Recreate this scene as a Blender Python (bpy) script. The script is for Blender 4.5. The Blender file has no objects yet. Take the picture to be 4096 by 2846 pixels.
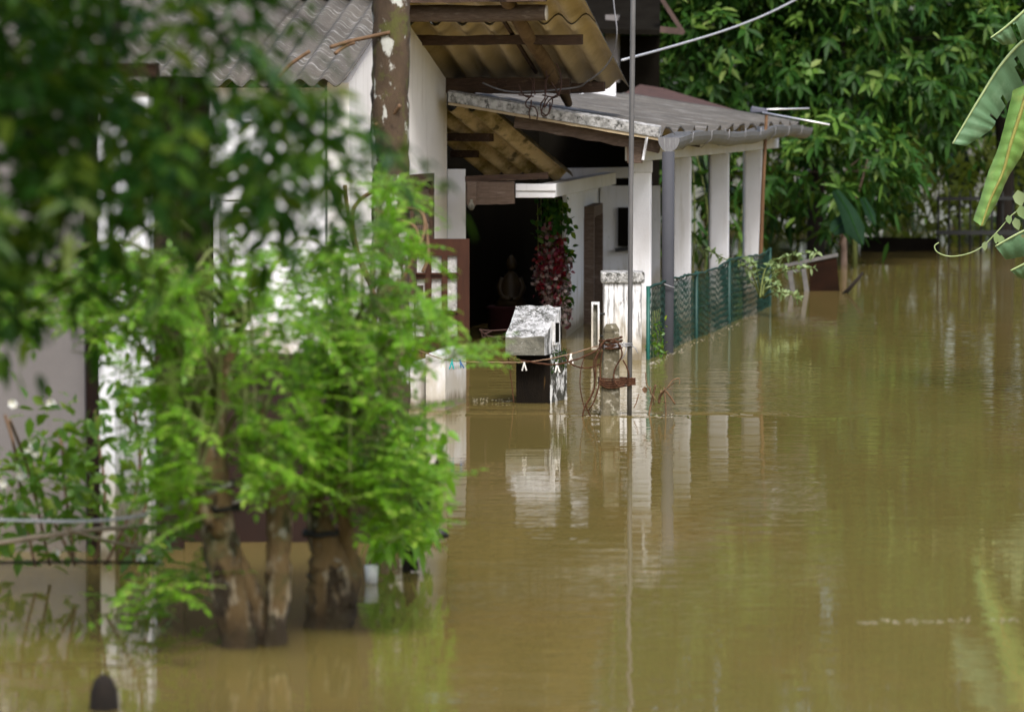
import bpy, math, random
import numpy as np
from mathutils import Vector, Matrix

random.seed(7)
rng = np.random.default_rng(11)
R = math.radians
scene = bpy.context.scene
COL = scene.collection

# ------------------------------------------------------------------ camera
FPX, CX, CY, HOR, CAMH = 15000.0, 2048.0, 1423.0, 390.0, 1.7
PITCH = math.atan((CY - HOR) / FPX)
cam_d = bpy.data.cameras.new('camera')
cam = bpy.data.objects.new('camera', cam_d)
COL.objects.link(cam)
cam.location = (0, 0, CAMH)
cam.rotation_euler = (R(90) - PITCH, 0, 0)
cam_d.sensor_width = 36.0
cam_d.lens = FPX * 36.0 / 4096.0
cam_d.clip_end = 2000
cam_d.dof.use_dof = True
cam_d.dof.focus_distance = 21.5
cam_d.dof.aperture_fstop = 3.5
cam_d.dof.aperture_blades = 9
scene.camera = cam

# ------------------------------------------------------------------ light
SUN_EL, SUN_AZ = 52.0, 166.0        # azimuth clockwise from +Y: sun stands behind the camera, a little to the right
world = bpy.data.worlds.new('World'); scene.world = world
world.use_nodes = True
wn = world.node_tree.nodes; wl = world.node_tree.links
bg = wn['Background']
sky = wn.new('ShaderNodeTexSky')
sky.sky_type = 'NISHITA'
sky.sun_disc = False
sky.sun_elevation = R(SUN_EL)
sky.sun_rotation = R(SUN_AZ)
sky.air_density = 1.0; sky.dust_density = 4.0; sky.ozone_density = 0.6
wl.new(sky.outputs[0], bg.inputs[0])
bg.inputs[1].default_value = 0.14
sun_d = bpy.data.lights.new('sun', 'SUN'); sun_d.energy = 1.7; sun_d.angle = R(14); sun_d.color = (1.0, 0.99, 0.985)
sun = bpy.data.objects.new('sun', sun_d); COL.objects.link(sun)
sdir = Vector((math.sin(R(SUN_AZ)) * math.cos(R(SUN_EL)), math.cos(R(SUN_AZ)) * math.cos(R(SUN_EL)), math.sin(R(SUN_EL))))
sun.rotation_euler = sdir.to_track_quat('Z', 'Y').to_euler()
scene.view_settings.view_transform = 'Standard'
scene.view_settings.look = 'None'
scene.view_settings.exposure = 0.90
scene.view_settings.gamma = 1.0
scene.render.engine = 'CYCLES'
scene.cycles.use_denoising = True
scene.cycles.max_bounces = 7
scene.cycles.diffuse_bounces = 3
scene.cycles.glossy_bounces = 3
scene.cycles.transmission_bounces = 4
scene.cycles.caustics_reflective = False
scene.cycles.caustics_refractive = False

# ------------------------------------------------------------------ helpers
def P(px, py, D):
    """point at distance D (world Y) seen at photo pixel px,py"""
    u = (px - CX) / FPX; v = (CY - py) / FPX
    dy = math.cos(PITCH) + v * math.sin(PITCH)
    dz = -math.sin(PITCH) + v * math.cos(PITCH)
    k = D / dy
    return Vector((u * k, D, CAMH + dz * k))
def WD(py):                       # distance of a waterline seen at py
    v = (CY - py) / FPX
    dy = math.cos(PITCH) + v * math.sin(PITCH); dz = -math.sin(PITCH) + v * math.cos(PITCH)
    return -CAMH / dz * dy
def mpp(D): return D / FPX        # metres per photo pixel
AL = math.atan(2978.0 / FPX)      # heading of the house's long axis
A = Vector((math.sin(AL), math.cos(AL), 0)); B = Vector((math.cos(AL), -math.sin(AL), 0)); Z = Vector((0, 0, 1))
OH = Vector((-0.45, 26.0, 0))
def H(a, b, z): return OH + A * a + B * b + Z * z

OFF = {}
def world_off(o): return OFF.get(o.name, Vector((0, 0, 0)))
def link_mesh(name, me, parent=None, origin=None):
    o = bpy.data.objects.new(name, me); COL.objects.link(o)
    if parent is not None:
        o.parent = parent; OFF[o.name] = world_off(parent)
    else:
        o.location = origin if origin is not None else (0, 0, 0)
        OFF[o.name] = Vector(o.location)
    return o
def tag(o, label=None, cat=None, group=None, kind=None):
    if label: o['label'] = label
    if cat: o['category'] = cat
    if group: o['group'] = group
    if kind: o['kind'] = kind
    return o
def empty(name, loc, label, cat, group=None):
    o = bpy.data.objects.new(name, None); COL.objects.link(o); o.location = loc; o.empty_display_size = 0.1
    OFF[o.name] = Vector(loc)
    return tag(o, label, cat, group)

class MB:
    def __init__(s): s.v = []; s.f = []; s.mi = []; s.sm = []
    def add(s, vs, fs, mi=0, smooth=False):
        n = len(s.v); s.v += [Vector(q) for q in vs]
        for f in fs: s.f.append([n + i for i in f]); s.mi.append(mi); s.sm.append(smooth)
        return s
    def hexa(s, p, mi=0):   # 8 points: bottom 0-3 ccw, top 4-7
        return s.add(p, [(0, 3, 2, 1), (4, 5, 6, 7), (0, 1, 5, 4), (1, 2, 6, 5), (2, 3, 7, 6), (3, 0, 4, 7)], mi)
    def box(s, c, hx, hy, hz, mi=0):
        c = Vector(c); hx = Vector(hx); hy = Vector(hy); hz = Vector(hz)
        return s.hexa([c - hx - hy - hz, c + hx - hy - hz, c + hx + hy - hz, c - hx + hy - hz,
                       c - hx - hy + hz, c + hx - hy + hz, c + hx + hy + hz, c - hx + hy + hz], mi)
    def beam(s, p, q, w, h, up=Z, mi=0):
        p = Vector(p); q = Vector(q); d = (q - p); side = d.cross(Vector(up)).normalized(); u = side.cross(d).normalized()
        return s.box((p + q) / 2, d / 2, side * -w / 2, u * h / 2, mi)
    def rbeam(s, p, q, w, h, up=Z, n=7, jit=0.006, seed=0):   # rough sawn beam, slightly uneven along its length
        r = random.Random(seed); p = Vector(p); q = Vector(q); d = q - p
        side = d.cross(Vector(up)).normalized(); u = side.cross(d).normalized(); vs = []; fs = []
        for i in range(n + 1):
            c = p + d * (i / n)
            for sx, sz in ((-1, -1), (1, -1), (1, 1), (-1, 1)):
                vs.append(c + side * (sx * w / 2 + r.uniform(-jit, jit)) + u * (sz * h / 2 + r.uniform(-jit, jit)))
        for i in range(n):
            for k in range(4):
                fs.append((i * 4 + k, i * 4 + (k + 1) % 4, i * 4 + 4 + (k + 1) % 4, i * 4 + 4 + k))
        fs.append((3, 2, 1, 0)); fs.append((n * 4, n * 4 + 1, n * 4 + 2, n * 4 + 3))
        return s.add(vs, fs)
    def tube(s, pts, rad, n=8, cap=True, smooth=True, mi=0, wob=0.0, seed=0):
        pts = [Vector(p) for p in pts]
        if not hasattr(rad, '__len__'): rad = [rad] * len(pts)
        r = random.Random(seed); vs = []; fs = []; prev = None
        for i, p in enumerate(pts):
            t = (pts[min(i + 1, len(pts) - 1)] - pts[max(i - 1, 0)]).normalized()
            if prev is None:
                x = t.orthogonal().normalized()
            else:
                x = (prev - t * prev.dot(t)); x = x.normalized() if x.length > 1e-6 else t.orthogonal().normalized()
            prev = x; y = t.cross(x)
            for k in range(n):
                a = 2 * math.pi * k / n; rr = rad[i] * (1 + r.uniform(-wob, wob))
                vs.append(p + x * math.cos(a) * rr + y * math.sin(a) * rr)
        for i in range(len(pts) - 1):
            for k in range(n):
                fs.append((i * n + k, i * n + (k + 1) % n, (i + 1) * n + (k + 1) % n, (i + 1) * n + k))
        if cap:
            fs.append(tuple(range(n - 1, -1, -1))); m = (len(pts) - 1) * n; fs.append(tuple(m + k for k in range(n)))
        return s.add(vs, fs, mi, smooth)
    def build(s, name, mats, parent=None, origin=None, bevel=0):
        off = world_off(parent) if parent is not None else Vector(origin if origin is not None else (0, 0, 0))
        me = bpy.data.meshes.new(name)
        me.from_pydata([tuple(q - off) for q in s.v], [], s.f)
        if not isinstance(mats, (list, tuple)): mats = [mats]
        for m in mats: me.materials.append(m)
        me.polygons.foreach_set('material_index', s.mi)
        me.polygons.foreach_set('use_smooth', s.sm)
        me.update()
        o = link_mesh(name, me, parent, origin)
        if bevel:
            b = o.modifiers.new('edge', 'BEVEL'); b.width = bevel; b.segments = 2; b.limit_method = 'ANGLE'; b.angle_limit = R(40)
        return o

def smooth_pts(pts, n=6):
    """Catmull-Rom through the points"""
    pts = [Vector(p) for p in pts]; out = []
    for i in range(len(pts) - 1):
        p0 = pts[max(i - 1, 0)]; p1 = pts[i]; p2 = pts[i + 1]; p3 = pts[min(i + 2, len(pts) - 1)]
        for k in range(n):
            t = k / n
            out.append(0.5 * ((2 * p1) + (p2 - p0) * t + (2 * p0 - 5 * p1 + 4 * p2 - p3) * t * t + (3 * p1 - p0 - 3 * p2 + p3) * t ** 3))
    out.append(pts[-1]); return out
def lerp_list(vals, n):
    out = []
    for i in range(len(vals) - 1):
        for k in range(n): out.append(vals[i] + (vals[i + 1] - vals[i]) * k / n)
    out.append(vals[-1]); return out

# leaves ------------------------------------------------------------
T_S = np.array([0, .30, .30, .30, .68, .68, .68, 1.0]); T_W = np.array([0, -1, 0, 1, -.82, 0, .82, 0])
T_H = np.array([0, 1, 0, 1, 1, 0, 1, 0.0])
T_F = [(0, 2, 1), (0, 3, 2), (1, 2, 5, 4), (2, 3, 6, 5), (4, 5, 7), (5, 6, 7)]
class Leaves:
    def __init__(s): s.pos = []; s.dir = []; s.nrm = []; s.L = []; s.W = []; s.dr = []
    def add(s, p, d, n, L, W, dr=0.15):
        s.pos.append(tuple(p)); s.dir.append(tuple(d)); s.nrm.append(tuple(n)); s.L.append(L); s.W.append(W); s.dr.append(dr)
    def arrays(s, fold=0.25):
        p = np.array(s.pos); d = np.array(s.dir); n = np.array(s.nrm); L = np.array(s.L)[:, None]; W = np.array(s.W)[:, None]; dr = np.array(s.dr)[:, None]
        d /= np.linalg.norm(d, axis=1, keepdims=True) + 1e-9
        side = np.cross(d, n); ln = np.linalg.norm(side, axis=1, keepdims=True)
        side = np.where(ln < 1e-4, np.array([[1.0, 0, 0]]), side / (ln + 1e-9)); nn = np.cross(side, d)
        v = (p[:, None, :] + d[:, None, :] * (L * T_S)[:, :, None] + side[:, None, :] * (W * 0.5 * T_W)[:, :, None]
             + nn[:, None, :] * (W * 0.5 * fold * T_H)[:, :, None])
        v[:, :, 2] -= (dr * L) * (T_S ** 2)
        return v.reshape(-1, 3)
    def build(s, name, mat, parent=None, origin=None, extra=None, fold=0.25):
        v = s.arrays(fold); n = len(s.pos)
        loops = []; sizes = []
        for f in T_F: sizes.append(len(f))
        base = np.concatenate([np.array(f) for f in T_F])
        idx = (np.arange(n)[:, None] * 8 + base[None, :]).ravel()
        tot = np.tile(np.array(sizes), n); st = np.concatenate([[0], np.cumsum(tot)[:-1]])
        off = world_off(parent) if parent is not None else Vector(origin if origin is not None else (0, 0, 0))
        v = v - np.array(off)
        me = bpy.data.meshes.new(name)
        me.vertices.add(len(v)); me.vertices.foreach_set('co', v.ravel().astype(np.float32))
        me.loops.add(len(idx)); me.loops.foreach_set('vertex_index', idx.astype(np.int32))
        me.polygons.add(len(tot)); me.polygons.foreach_set('loop_start', st.astype(np.int32)); me.polygons.foreach_set('loop_total', tot.astype(np.int32))
        me.update(calc_edges=True); me.validate()
        me.materials.append(mat)
        return link_mesh(name, me, parent, origin)

def rnd_dir(up=0.0):
    v = Vector(rng.normal(size=3)); v.z = v.z + up; return v.normalized()
def in_poly(x, y, poly):
    c = False; n = len(poly)
    for i in range(n):
        x1, y1 = poly[i]; x2, y2 = poly[(i + 1) % n]
        if (y1 > y) != (y2 > y) and x < (x2 - x1) * (y - y1) / (y2 - y1) + x1: c = not c
    return c
def sample_poly(poly, n):
    xs = [p[0] for p in poly]; ys = [p[1] for p in poly]; out = []
    while len(out) < n:
        x = rng.uniform(min(xs), max(xs)); y = rng.uniform(min(ys), max(ys))
        if in_poly(x, y, poly): out.append((x, y))
    return out

# ------------------------------------------------------------------ materials
def new_mat(name):
    m = bpy.data.materials.new(name); m.use_nodes = True
    nt = m.node_tree; return m, nt.nodes, nt.links, nt.nodes['Principled BSDF']
def noise(N, L, coord, scale, detail=4, rough=0.6, mapping=None):
    src = coord
    if mapping:
        mp = N.new('ShaderNodeMapping'); mp.inputs['Scale'].default_value = mapping; L.new(src, mp.inputs[0]); src = mp.outputs[0]
    t = N.new('ShaderNodeTexNoise'); t.inputs['Scale'].default_value = scale; t.inputs['Detail'].default_value = detail; t.inputs['Roughness'].default_value = rough
    L.new(src, t.inputs['Vector']); return t.outputs['Fac']
def ramp(N, L, fac, lo, hi):
    r = N.new('ShaderNodeMapRange'); r.inputs[1].default_value = lo; r.inputs[2].default_value = hi; r.clamp = True
    L.new(fac, r.inputs[0]); return r.outputs[0]
def mixc(N, L, fac, a, b):
    x = N.new('ShaderNodeMix'); x.data_type = 'RGBA'
    if isinstance(fac, float): x.inputs[0].default_value = fac
    else: L.new(fac, x.inputs[0])
    for s, c in ((x.inputs[6], a), (x.inputs[7], b)):
        if isinstance(c, tuple): s.default_value = (*c, 1)
        else: L.new(c, s)
    return x.outputs[2]
def surf(name, c1, c2, scale=8, rough=0.8, bump=0.3, bscale=40, layers=(), mapping=None, spec=0.3, metallic=0.0, lo=0.3, hi=0.7, bdist=0.01, damp=None):
    """two-tone noise base + stain layers (colour, scale, lo, hi, mapping, strength)"""
    m, N, L, bs = new_mat(name)
    co = N.new('ShaderNodeTexCoord').outputs['Object']
    col = mixc(N, L, ramp(N, L, noise(N, L, co, scale, 5, .6, mapping), lo, hi), c1, c2)
    for (c, sc, l0, h0, mp, st) in layers:
        f = ramp(N, L, noise(N, L, co, sc, 6, .65, mp), l0, h0)
        mu = N.new('ShaderNodeMath'); mu.operation = 'MULTIPLY'; L.new(f, mu.inputs[0]); mu.inputs[1].default_value = st
        col = mixc(N, L, mu.outputs[0], col, c)
    if damp:
        g = N.new('ShaderNodeNewGeometry').outputs['Position']; sp = N.new('ShaderNodeSeparateXYZ'); L.new(g, sp.inputs[0])
        for (c_, h_, st_) in damp:
            nz_ = N.new('ShaderNodeMath'); nz_.operation = 'MULTIPLY_ADD'; L.new(noise(N, L, g, 7, 5, .65, (1, 1, .35)), nz_.inputs[0]); nz_.inputs[1].default_value = -h_ * 2.4; L.new(sp.outputs[2], nz_.inputs[2])
            f = ramp(N, L, nz_.outputs[0], h_ * .25 - h_ * 1.2 + h_ * .9, -h_ * .75)
            mu = N.new('ShaderNodeMath'); mu.operation = 'MULTIPLY'; L.new(f, mu.inputs[0]); mu.inputs[1].default_value = st_
            col = mixc(N, L, mu.outputs[0], col, c_)
    L.new(col, bs.inputs['Base Color'])
    bs.inputs['Roughness'].default_value = rough; bs.inputs['Specular IOR Level'].default_value = spec; bs.inputs['Metallic'].default_value = metallic
    if bump:
        b = N.new('ShaderNodeBump'); b.inputs['Strength'].default_value = bump; b.inputs['Distance'].default_value = bdist
        L.new(noise(N, L, co, bscale, 6, .7, mapping), b.inputs['Height']); L.new(b.outputs[0], bs.inputs['Normal'])
    return m
def leaf_mat(name, ca, cb, cc, trans=0.35, tcol=(0.25, 0.42, 0.04), rough=0.4, spec=0.4):
    m, N, L, bs = new_mat(name)
    g = N.new('ShaderNodeNewGeometry')
    ri = g.outputs['Random Per Island']
    c = mixc(N, L, ramp(N, L, ri, 0.0, 0.6), ca, cb)
    c = mixc(N, L, ramp(N, L, ri, 0.75, 1.0), c, cc)
    L.new(c, bs.inputs['Base Color']); bs.inputs['Roughness'].default_value = rough; bs.inputs['Specular IOR Level'].default_value = spec
    tr = N.new('ShaderNodeBsdfTranslucent'); L.new(mixc(N, L, 0.5, c, tcol), tr.inputs[0])
    ms = N.new('ShaderNodeMixShader'); ms.inputs[0].default_value = trans
    L.new(bs.outputs[0], ms.inputs[1]); L.new(tr.outputs[0], ms.inputs[2])
    L.new(ms.outputs[0], N['Material Output'].inputs[0])
    return m

M = {}
V3 = (1, 1, 1)
STREAK = (9, 9, 0.9)
M['plaster'] = surf('white_plaster', (.79, .80, .83), (.69, .69, .70), 3, .85, .25, 60,
                    layers=[((.42, .40, .36), 1.4, .58, .75, STREAK, .5), ((.22, .21, .18), 30, .68, .74, (1, 1, .5), .5)], damp=[((.36, .31, .21), .32, .7), ((.15, .12, .07), .08, .85)])
M['plaster_warm'] = surf('weathered_wall_plaster', (.80, .78, .76), (.70, .68, .655), 2.2, .9, .25, 50,
                    layers=[((.38, .34, .29), 1.5, .56, .74, STREAK, .5), ((.16, .14, .12), 24, .70, .74, (1, 1, .5), .6)])
M['plaster_grey'] = surf('grey_wall_plaster', (.175, .162, .157), (.145, .134, .13), 3, .9, .2, 50,
                    layers=[((.12, .11, .10), 1.6, .6, .76, STREAK, .5)], damp=[((.13, .11, .08), .25, .6)])
M['plaster_dirty'] = surf('stained_white_paint', (.80, .81, .84), (.70, .70, .71), 4, .85, .4, 50,
                    layers=[((.10, .10, .09), 4.5, .49, .60, STREAK, .8), ((.05, .05, .045), 22, .62, .70, (1, 1, .5), .7)], damp=[((.36, .31, .21), .32, .7), ((.15, .12, .07), .08, .85)])
M['column_paint'] = surf('column_paint', (.66, .67, .70), (.58, .585, .60), 3, .75, .12, 60,
                    layers=[((.40, .39, .36), 2, .54, .72, STREAK, .55), ((.15, .15, .13), 26, .66, .72, (1, 1, .5), .6)], damp=[((.36, .31, .21), .32, .7), ((.15, .12, .07), .08, .85)])
M['mossy_concrete'] = surf('lichen_concrete', (.42, .42, .41), (.15, .15, .138), 22, .95, .9, 60, lo=.42, hi=.60,
                    layers=[((.045, .046, .038), 16, .52, .60, (1, .6, 1), .9), ((.66, .66, .65), 70, .56, .62, None, .85), ((.05, .05, .04), 60, .58, .64, None, .8), ((.09, .10, .03), 9, .62, .70, None, .5)])
M['lichen_white'] = surf('lichen_streaked_paint', (.70, .70, .70), (.50, .50, .49), 20, .95, .6, 60,
                    layers=[((.05, .05, .042), 12, .47, .54, (1.6, 1.6, .35), .9), ((.82, .82, .81), 50, .56, .62, (1, 1, .5), .8)])
M['block_front'] = surf('grey_concrete', (.19, .185, .15), (.10, .097, .075), 14, .95, .9, 60,
                    layers=[((.05, .05, .04), 9, .52, .66, None, .8), ((.55, .55, .50), 40, .62, .70, None, .6)])
M['black_concrete'] = surf('dark_wet_concrete', (.007, .006, .005), (.013, .010, .007), 6, .9, .6, 40, mapping=(4, 4, 1), spec=.04,
                    layers=[((.16, .09, .03), 3, .66, .76, (8, 8, .8), .5)])
M['lichen_side'] = surf('black_and_white_lichen', (.04, .04, .03), (.06, .055, .04), 6, .95, .8, 45,
                    layers=[((.75, .75, .73), 16, .50, .58, (1, 1, .6), .95), ((.05, .07, .015), 4, .58, .68, None, .8)])
M['post_concrete'] = surf('fence_post_concrete', (.17, .15, .10), (.085, .075, .045), 18, .95, .9, 60, mapping=(1, 1, .6),
                    layers=[((.42, .40, .33), 26, .55, .66, None, .8), ((.035, .03, .02), 14, .58, .66, (1, 1, 2.5), .8), ((.10, .12, .05), 6, .60, .72, None, .6)])
M['sheet_under'] = surf('cement_sheet_underside', (.64, .53, .36), (.50, .41, .27), 5, .9, .3, 90,
                    layers=[((.62, .50, .30), 120, .60, .70, None, .5), ((.20, .14, .07), 2.2, .55, .75, None, .6)])
M['sheet_under_moss'] = surf('mossy_sheet_underside', (.66, .53, .34), (.56, .44, .27), 5, .9, .3, 90,
                    layers=[((.62, .50, .30), 120, .60, .70, None, .4), ((.15, .115, .02), 3.6, .48, .62, (1.0, 1, 1), .85), ((.028, .025, .01), 8, .56, .66, (1, 1, 1), .8)])
M['sheet_top'] = surf('weathered_cement_sheet', (.108, .098, .083), (.068, .062, .053), 3, .9, .5, 60,
                    layers=[((.27, .265, .25), 9, .54, .66, (.35, 3, 1), .6), ((.05, .047, .04), 6, .54, .66, (.35, 2.5, 1), .8), ((.45, .45, .43), 60, .64, .70, None, .5)])
M['sheet_lichen'] = surf('lichen_sheet_edge', (.42, .42, .41), (.20, .20, .19), 26, .9, .7, 60, lo=.4, hi=.6,
                    layers=[((.05, .05, .045), 34, .54, .62, (1, 1, .8), .9)])
M['sheet_verge'] = surf('pale_sheet_edge', (.42, .34, .22), (.30, .23, .14), 14, .9, .4, 60)
M['wood_dark'] = surf('dark_timber', (.075, .042, .024), (.035, .020, .012), 6, .7, .5, 30, mapping=(1.2, 14, 14),
                    layers=[((.17, .12, .08), 5, .58, .72, (1.2, 9, 9), .8)])
M['wood_grey'] = surf('weathered_timber', (.14, .10, .075), (.075, .05, .035), 6, .8, .5, 30, mapping=(1.2, 14, 14),
                    layers=[((.24, .20, .165), 5, .55, .72, (1.2, 9, 9), .7)])
M['log'] = surf('rough_log', (.19, .125, .065), (.10, .06, .03), 9, .85, .8, 30, layers=[((.03, .018, .01), 16, .6, .68, None, .8)])
M['cutend'] = surf('pale_cut_wood', (.75, .70, .64), (.6, .55, .5), 20, .8, .2)
M['door'] = surf('varnished_door_wood', (.052, .018, .008), (.030, .010, .005), 4, .5, .15, 30, mapping=(9, 9, 1), spec=.25)
M['frame_dark'] = surf('dark_red_frame', (.022, .008, .005), (.012, .005, .003), 4, .6, .1, 30)
M['pane'] = surf('patterned_obscure_glass', (.50, .50, .49), (.36, .36, .35), 26, .35, .9, 26, spec=.6, bdist=.02,
                    layers=[((.75, .75, .74), 34, .55, .62, (1, 1, .6), .6)])
M['lattice'] = surf('carved_lattice_wood', (.10, .065, .05), (.06, .038, .03), 8, .7, .3)
M['gutter'] = surf('grey_gutter', (.19, .19, .195), (.13, .13, .133), 5, .5, .15, 30,
                    layers=[((.42, .42, .42), 9, .55, .70, (9, 9, .6), .55), ((.035, .035, .035), 12, .58, .70, (9, 9, .6), .7)])
M['pipe'] = surf('grey_drainpipe', (.058, .060, .068), (.045, .047, .054), 4, .75, .05, 30, spec=.2, layers=[((.3, .3, .3), 30, .70, .74, None, .6)])
M['galv'] = surf('dull_galvanised_steel', (.15, .147, .145), (.10, .097, .095), 20, .55, .1, 60, metallic=.3, mapping=(1, 1, .3))
M['pole_dark'] = surf('rusty_mast', (.16, .085, .035), (.08, .04, .02), 12, .7, .2, 40, mapping=(1, 1, .3))
M['alu'] = surf('bright_aluminium', (.75, .75, .76), (.6, .6, .62), 12, .35, 0, metallic=.6)
M['antenna_box'] = surf('antenna_box_plastic', (.06, .063, .085), (.04, .043, .06), 8, .5, .1)
M['rope'] = surf('rust_brown_rope', (.105, .044, .020), (.050, .020, .010), 60, .95, .8, 260, layers=[((.24, .14, .07), 90, .60, .70, None, .6)])
M['rope_pale'] = surf('pale_line', (.30, .20, .13), (.19, .115, .07), 60, .9, .6, 260)
M['wire'] = surf('binding_wire', (.40, .40, .41), (.26, .26, .27), 40, .4, .1, metallic=.5)
M['wire_rust'] = surf('rusty_wire', (.055, .026, .018), (.03, .014, .01), 40, .8, .2)
M['cable_white'] = surf('pale_cable', (.40, .41, .43), (.32, .33, .35), 20, .5, .05)
M['cable_grey'] = surf('grey_cable', (.20, .20, .21), (.13, .13, .14), 20, .5, .05)
M['green_wire'] = surf('green_coated_wire', (.010, .050, .038), (.006, .032, .025), 14, .5, .1, layers=[((.20, .24, .22), 30, .64, .70, None, .5)])
M['green_post'] = surf('green_coated_post', (.004, .085, .064), (.003, .06, .045), 10, .4, .05)
M['peg_white'] = surf('white_peg', (.80, .79, .76), (.68, .67, .63), 60, .5, 0)
M['peg_cream'] = surf('cream_peg', (.58, .60, .50), (.46, .48, .40), 60, .5, 0)
M['peg_teal'] = surf('teal_peg', (.02, .40, .42), (.015, .30, .32), 60, .4, 0)
M['peg_blue'] = surf('blue_peg', (.045, .15, .36), (.03, .10, .26), 60, .4, 0)
M['peg_pale'] = surf('pale_blue_peg', (.10, .30, .42), (.07, .22, .32), 60, .4, 0)
M['black'] = surf('near_black_shade_and_wall', (.009, .008, .006), (.005, .004, .003), 4, .95, .1, spec=.02)  # near black, carries the shade of soffit, roof space and openings
M['room_wall'] = surf('shade_painted_room_wall', (.011, .009, .006), (.007, .006, .004), 3, .95, .1, spec=.02)  # darkness of the room is put into the wall colour
M['statue'] = surf('old_gilt_statue', (.05, .033, .010), (.025, .015, .005), 12, .5, .2)
M['cloth_dark'] = surf('dark_red_cloth', (.06, .012, .012), (.03, .006, .006), 10, .9, .2)
M['bark_tan'] = surf('tan_bark', (.25, .17, .08), (.12, .075, .034), 14, .9, 1.0, 30, mapping=(1, 1, .45), bdist=.03,
                    layers=[((.44, .37, .26), 14, .51, .58, (1, 1, .35), .9), ((.022, .014, .008), 16, .52, .58, (1, 1, .35), .9), ((.07, .085, .025), 6, .52, .60, None, .6), ((.40, .39, .35), 24, .60, .66, None, .7)], damp=[((.05, .035, .02), .12, .85)])
M['bark_moss'] = surf('lichen_spotted_bark', (.085, .058, .036), (.04, .028, .017), 10, .9, .8, 30, mapping=(1, 1, .5),
                    layers=[((.085, .095, .02), 6, .50, .58, None, .7), ((.46, .47, .43), 11, .54, .58, (1, 1, .5), .95), ((.02, .014, .01), 9, .55, .62, (1, 1, .5), .9)])
M['bark_dark'] = surf('dark_bark', (.018, .013, .009), (.010, .008, .006), 12, .95, .6, 30)
M['bark_pale'] = surf('pale_bark', (.26, .19, .15), (.15, .10, .075), 12, .9, .6, 30)
M['twig'] = surf('brown_twig', (.17, .105, .06), (.10, .06, .032), 30, .9, .3)
M['twig_green'] = surf('green_twig', (.14, .17, .05), (.09, .11, .03), 30, .8, .2)
M['bamboo'] = surf('weathered_pole', (.33, .27, .20), (.20, .155, .11), 9, .8, .3, 30, mapping=(1, 6, 6))
M['dead'] = surf('dead_plant', (.20, .12, .065), (.09, .05, .028), 30, .9, .3)
M['red_tile'] = surf('red_clay_tile', (.075, .040, .033), (.045, .026, .022), 9, .85, .5, 30)
M['fascia'] = surf('neighbour_fascia', (.085, .055, .045), (.05, .032, .026), 6, .8, .2)
M['iron'] = surf('dark_iron', (.018, .020, .020), (.012, .013, .013), 12, .6, .1)
M['gate_grey'] = surf('grey_gate_metal', (.16, .155, .15), (.09, .088, .085), 12, .7, .2)
M['rust'] = surf('rusty_sheet', (.022, .010, .006), (.010, .006, .004), 6, .9, .3, spec=.05)
M['foam'] = surf('foam_and_glint', (.42, .39, .31), (.32, .29, .21), 20, .7, .3)  # real foam specks and painted glints share this colour
M['white_plastic'] = surf('white_plastic', (.72, .72, .72), (.6, .6, .6), 20, .4, .1)
M['black_rubber'] = surf('black_rubber', (.02, .02, .02), (.012, .012, .012), 20, .6, .1)
M['petal_white'] = leaf_mat('white_petals', (.8, .8, .78), (.75, .75, .72), (.8, .78, .6), .25, (.7, .7, .6))
M['petal_red'] = leaf_mat('red_petals', (.12, .004, .007), (.06, .003, .008), (.13, .018, .04), .15, (.2, .02, .02))
M['petal_pink'] = leaf_mat('pale_pink_petals', (.14, .095, .09), (.12, .09, .08), (.12, .012, .03), .15, (.15, .08, .08))
M['leaf_bright'] = leaf_mat('bright_green_leaflets', (.095, .235, .014), (.16, .345, .020), (.32, .46, .07), .5, (.33, .64, .03), .42)
M['leaf_deep'] = leaf_mat('deep_green_leaves', (.006, .026, .004), (.013, .050, .006), (.08, .12, .010), .32, (.15, .34, .01), .5, .08)
M['leaf_mid'] = leaf_mat('mid_green_leaves', (.050, .135, .016), (.085, .19, .018), (.19, .26, .02), .38, (.30, .48, .02), .38, .4)
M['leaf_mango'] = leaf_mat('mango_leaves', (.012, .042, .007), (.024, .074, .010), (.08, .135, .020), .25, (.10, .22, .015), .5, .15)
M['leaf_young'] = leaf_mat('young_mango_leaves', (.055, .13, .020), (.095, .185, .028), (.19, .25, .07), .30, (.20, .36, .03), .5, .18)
M['leaf_far'] = leaf_mat('far_leaves', (.010, .022, .007), (.016, .034, .009), (.03, .05, .012), .15, (.05, .09, .01), .5)
M['leaf_lit'] = leaf_mat('sun_painted_leaves', (.13, .19, .025), (.20, .26, .03), (.26, .30, .06), .4, (.4, .45, .04), .45)  # sunlight on the shrubs by the railing is put into this colour
M['leaf_pale'] = leaf_mat('pale_green_leaflets', (.17, .26, .10), (.24, .34, .14), (.32, .40, .20), .35, (.35, .45, .12), .45)

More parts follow.
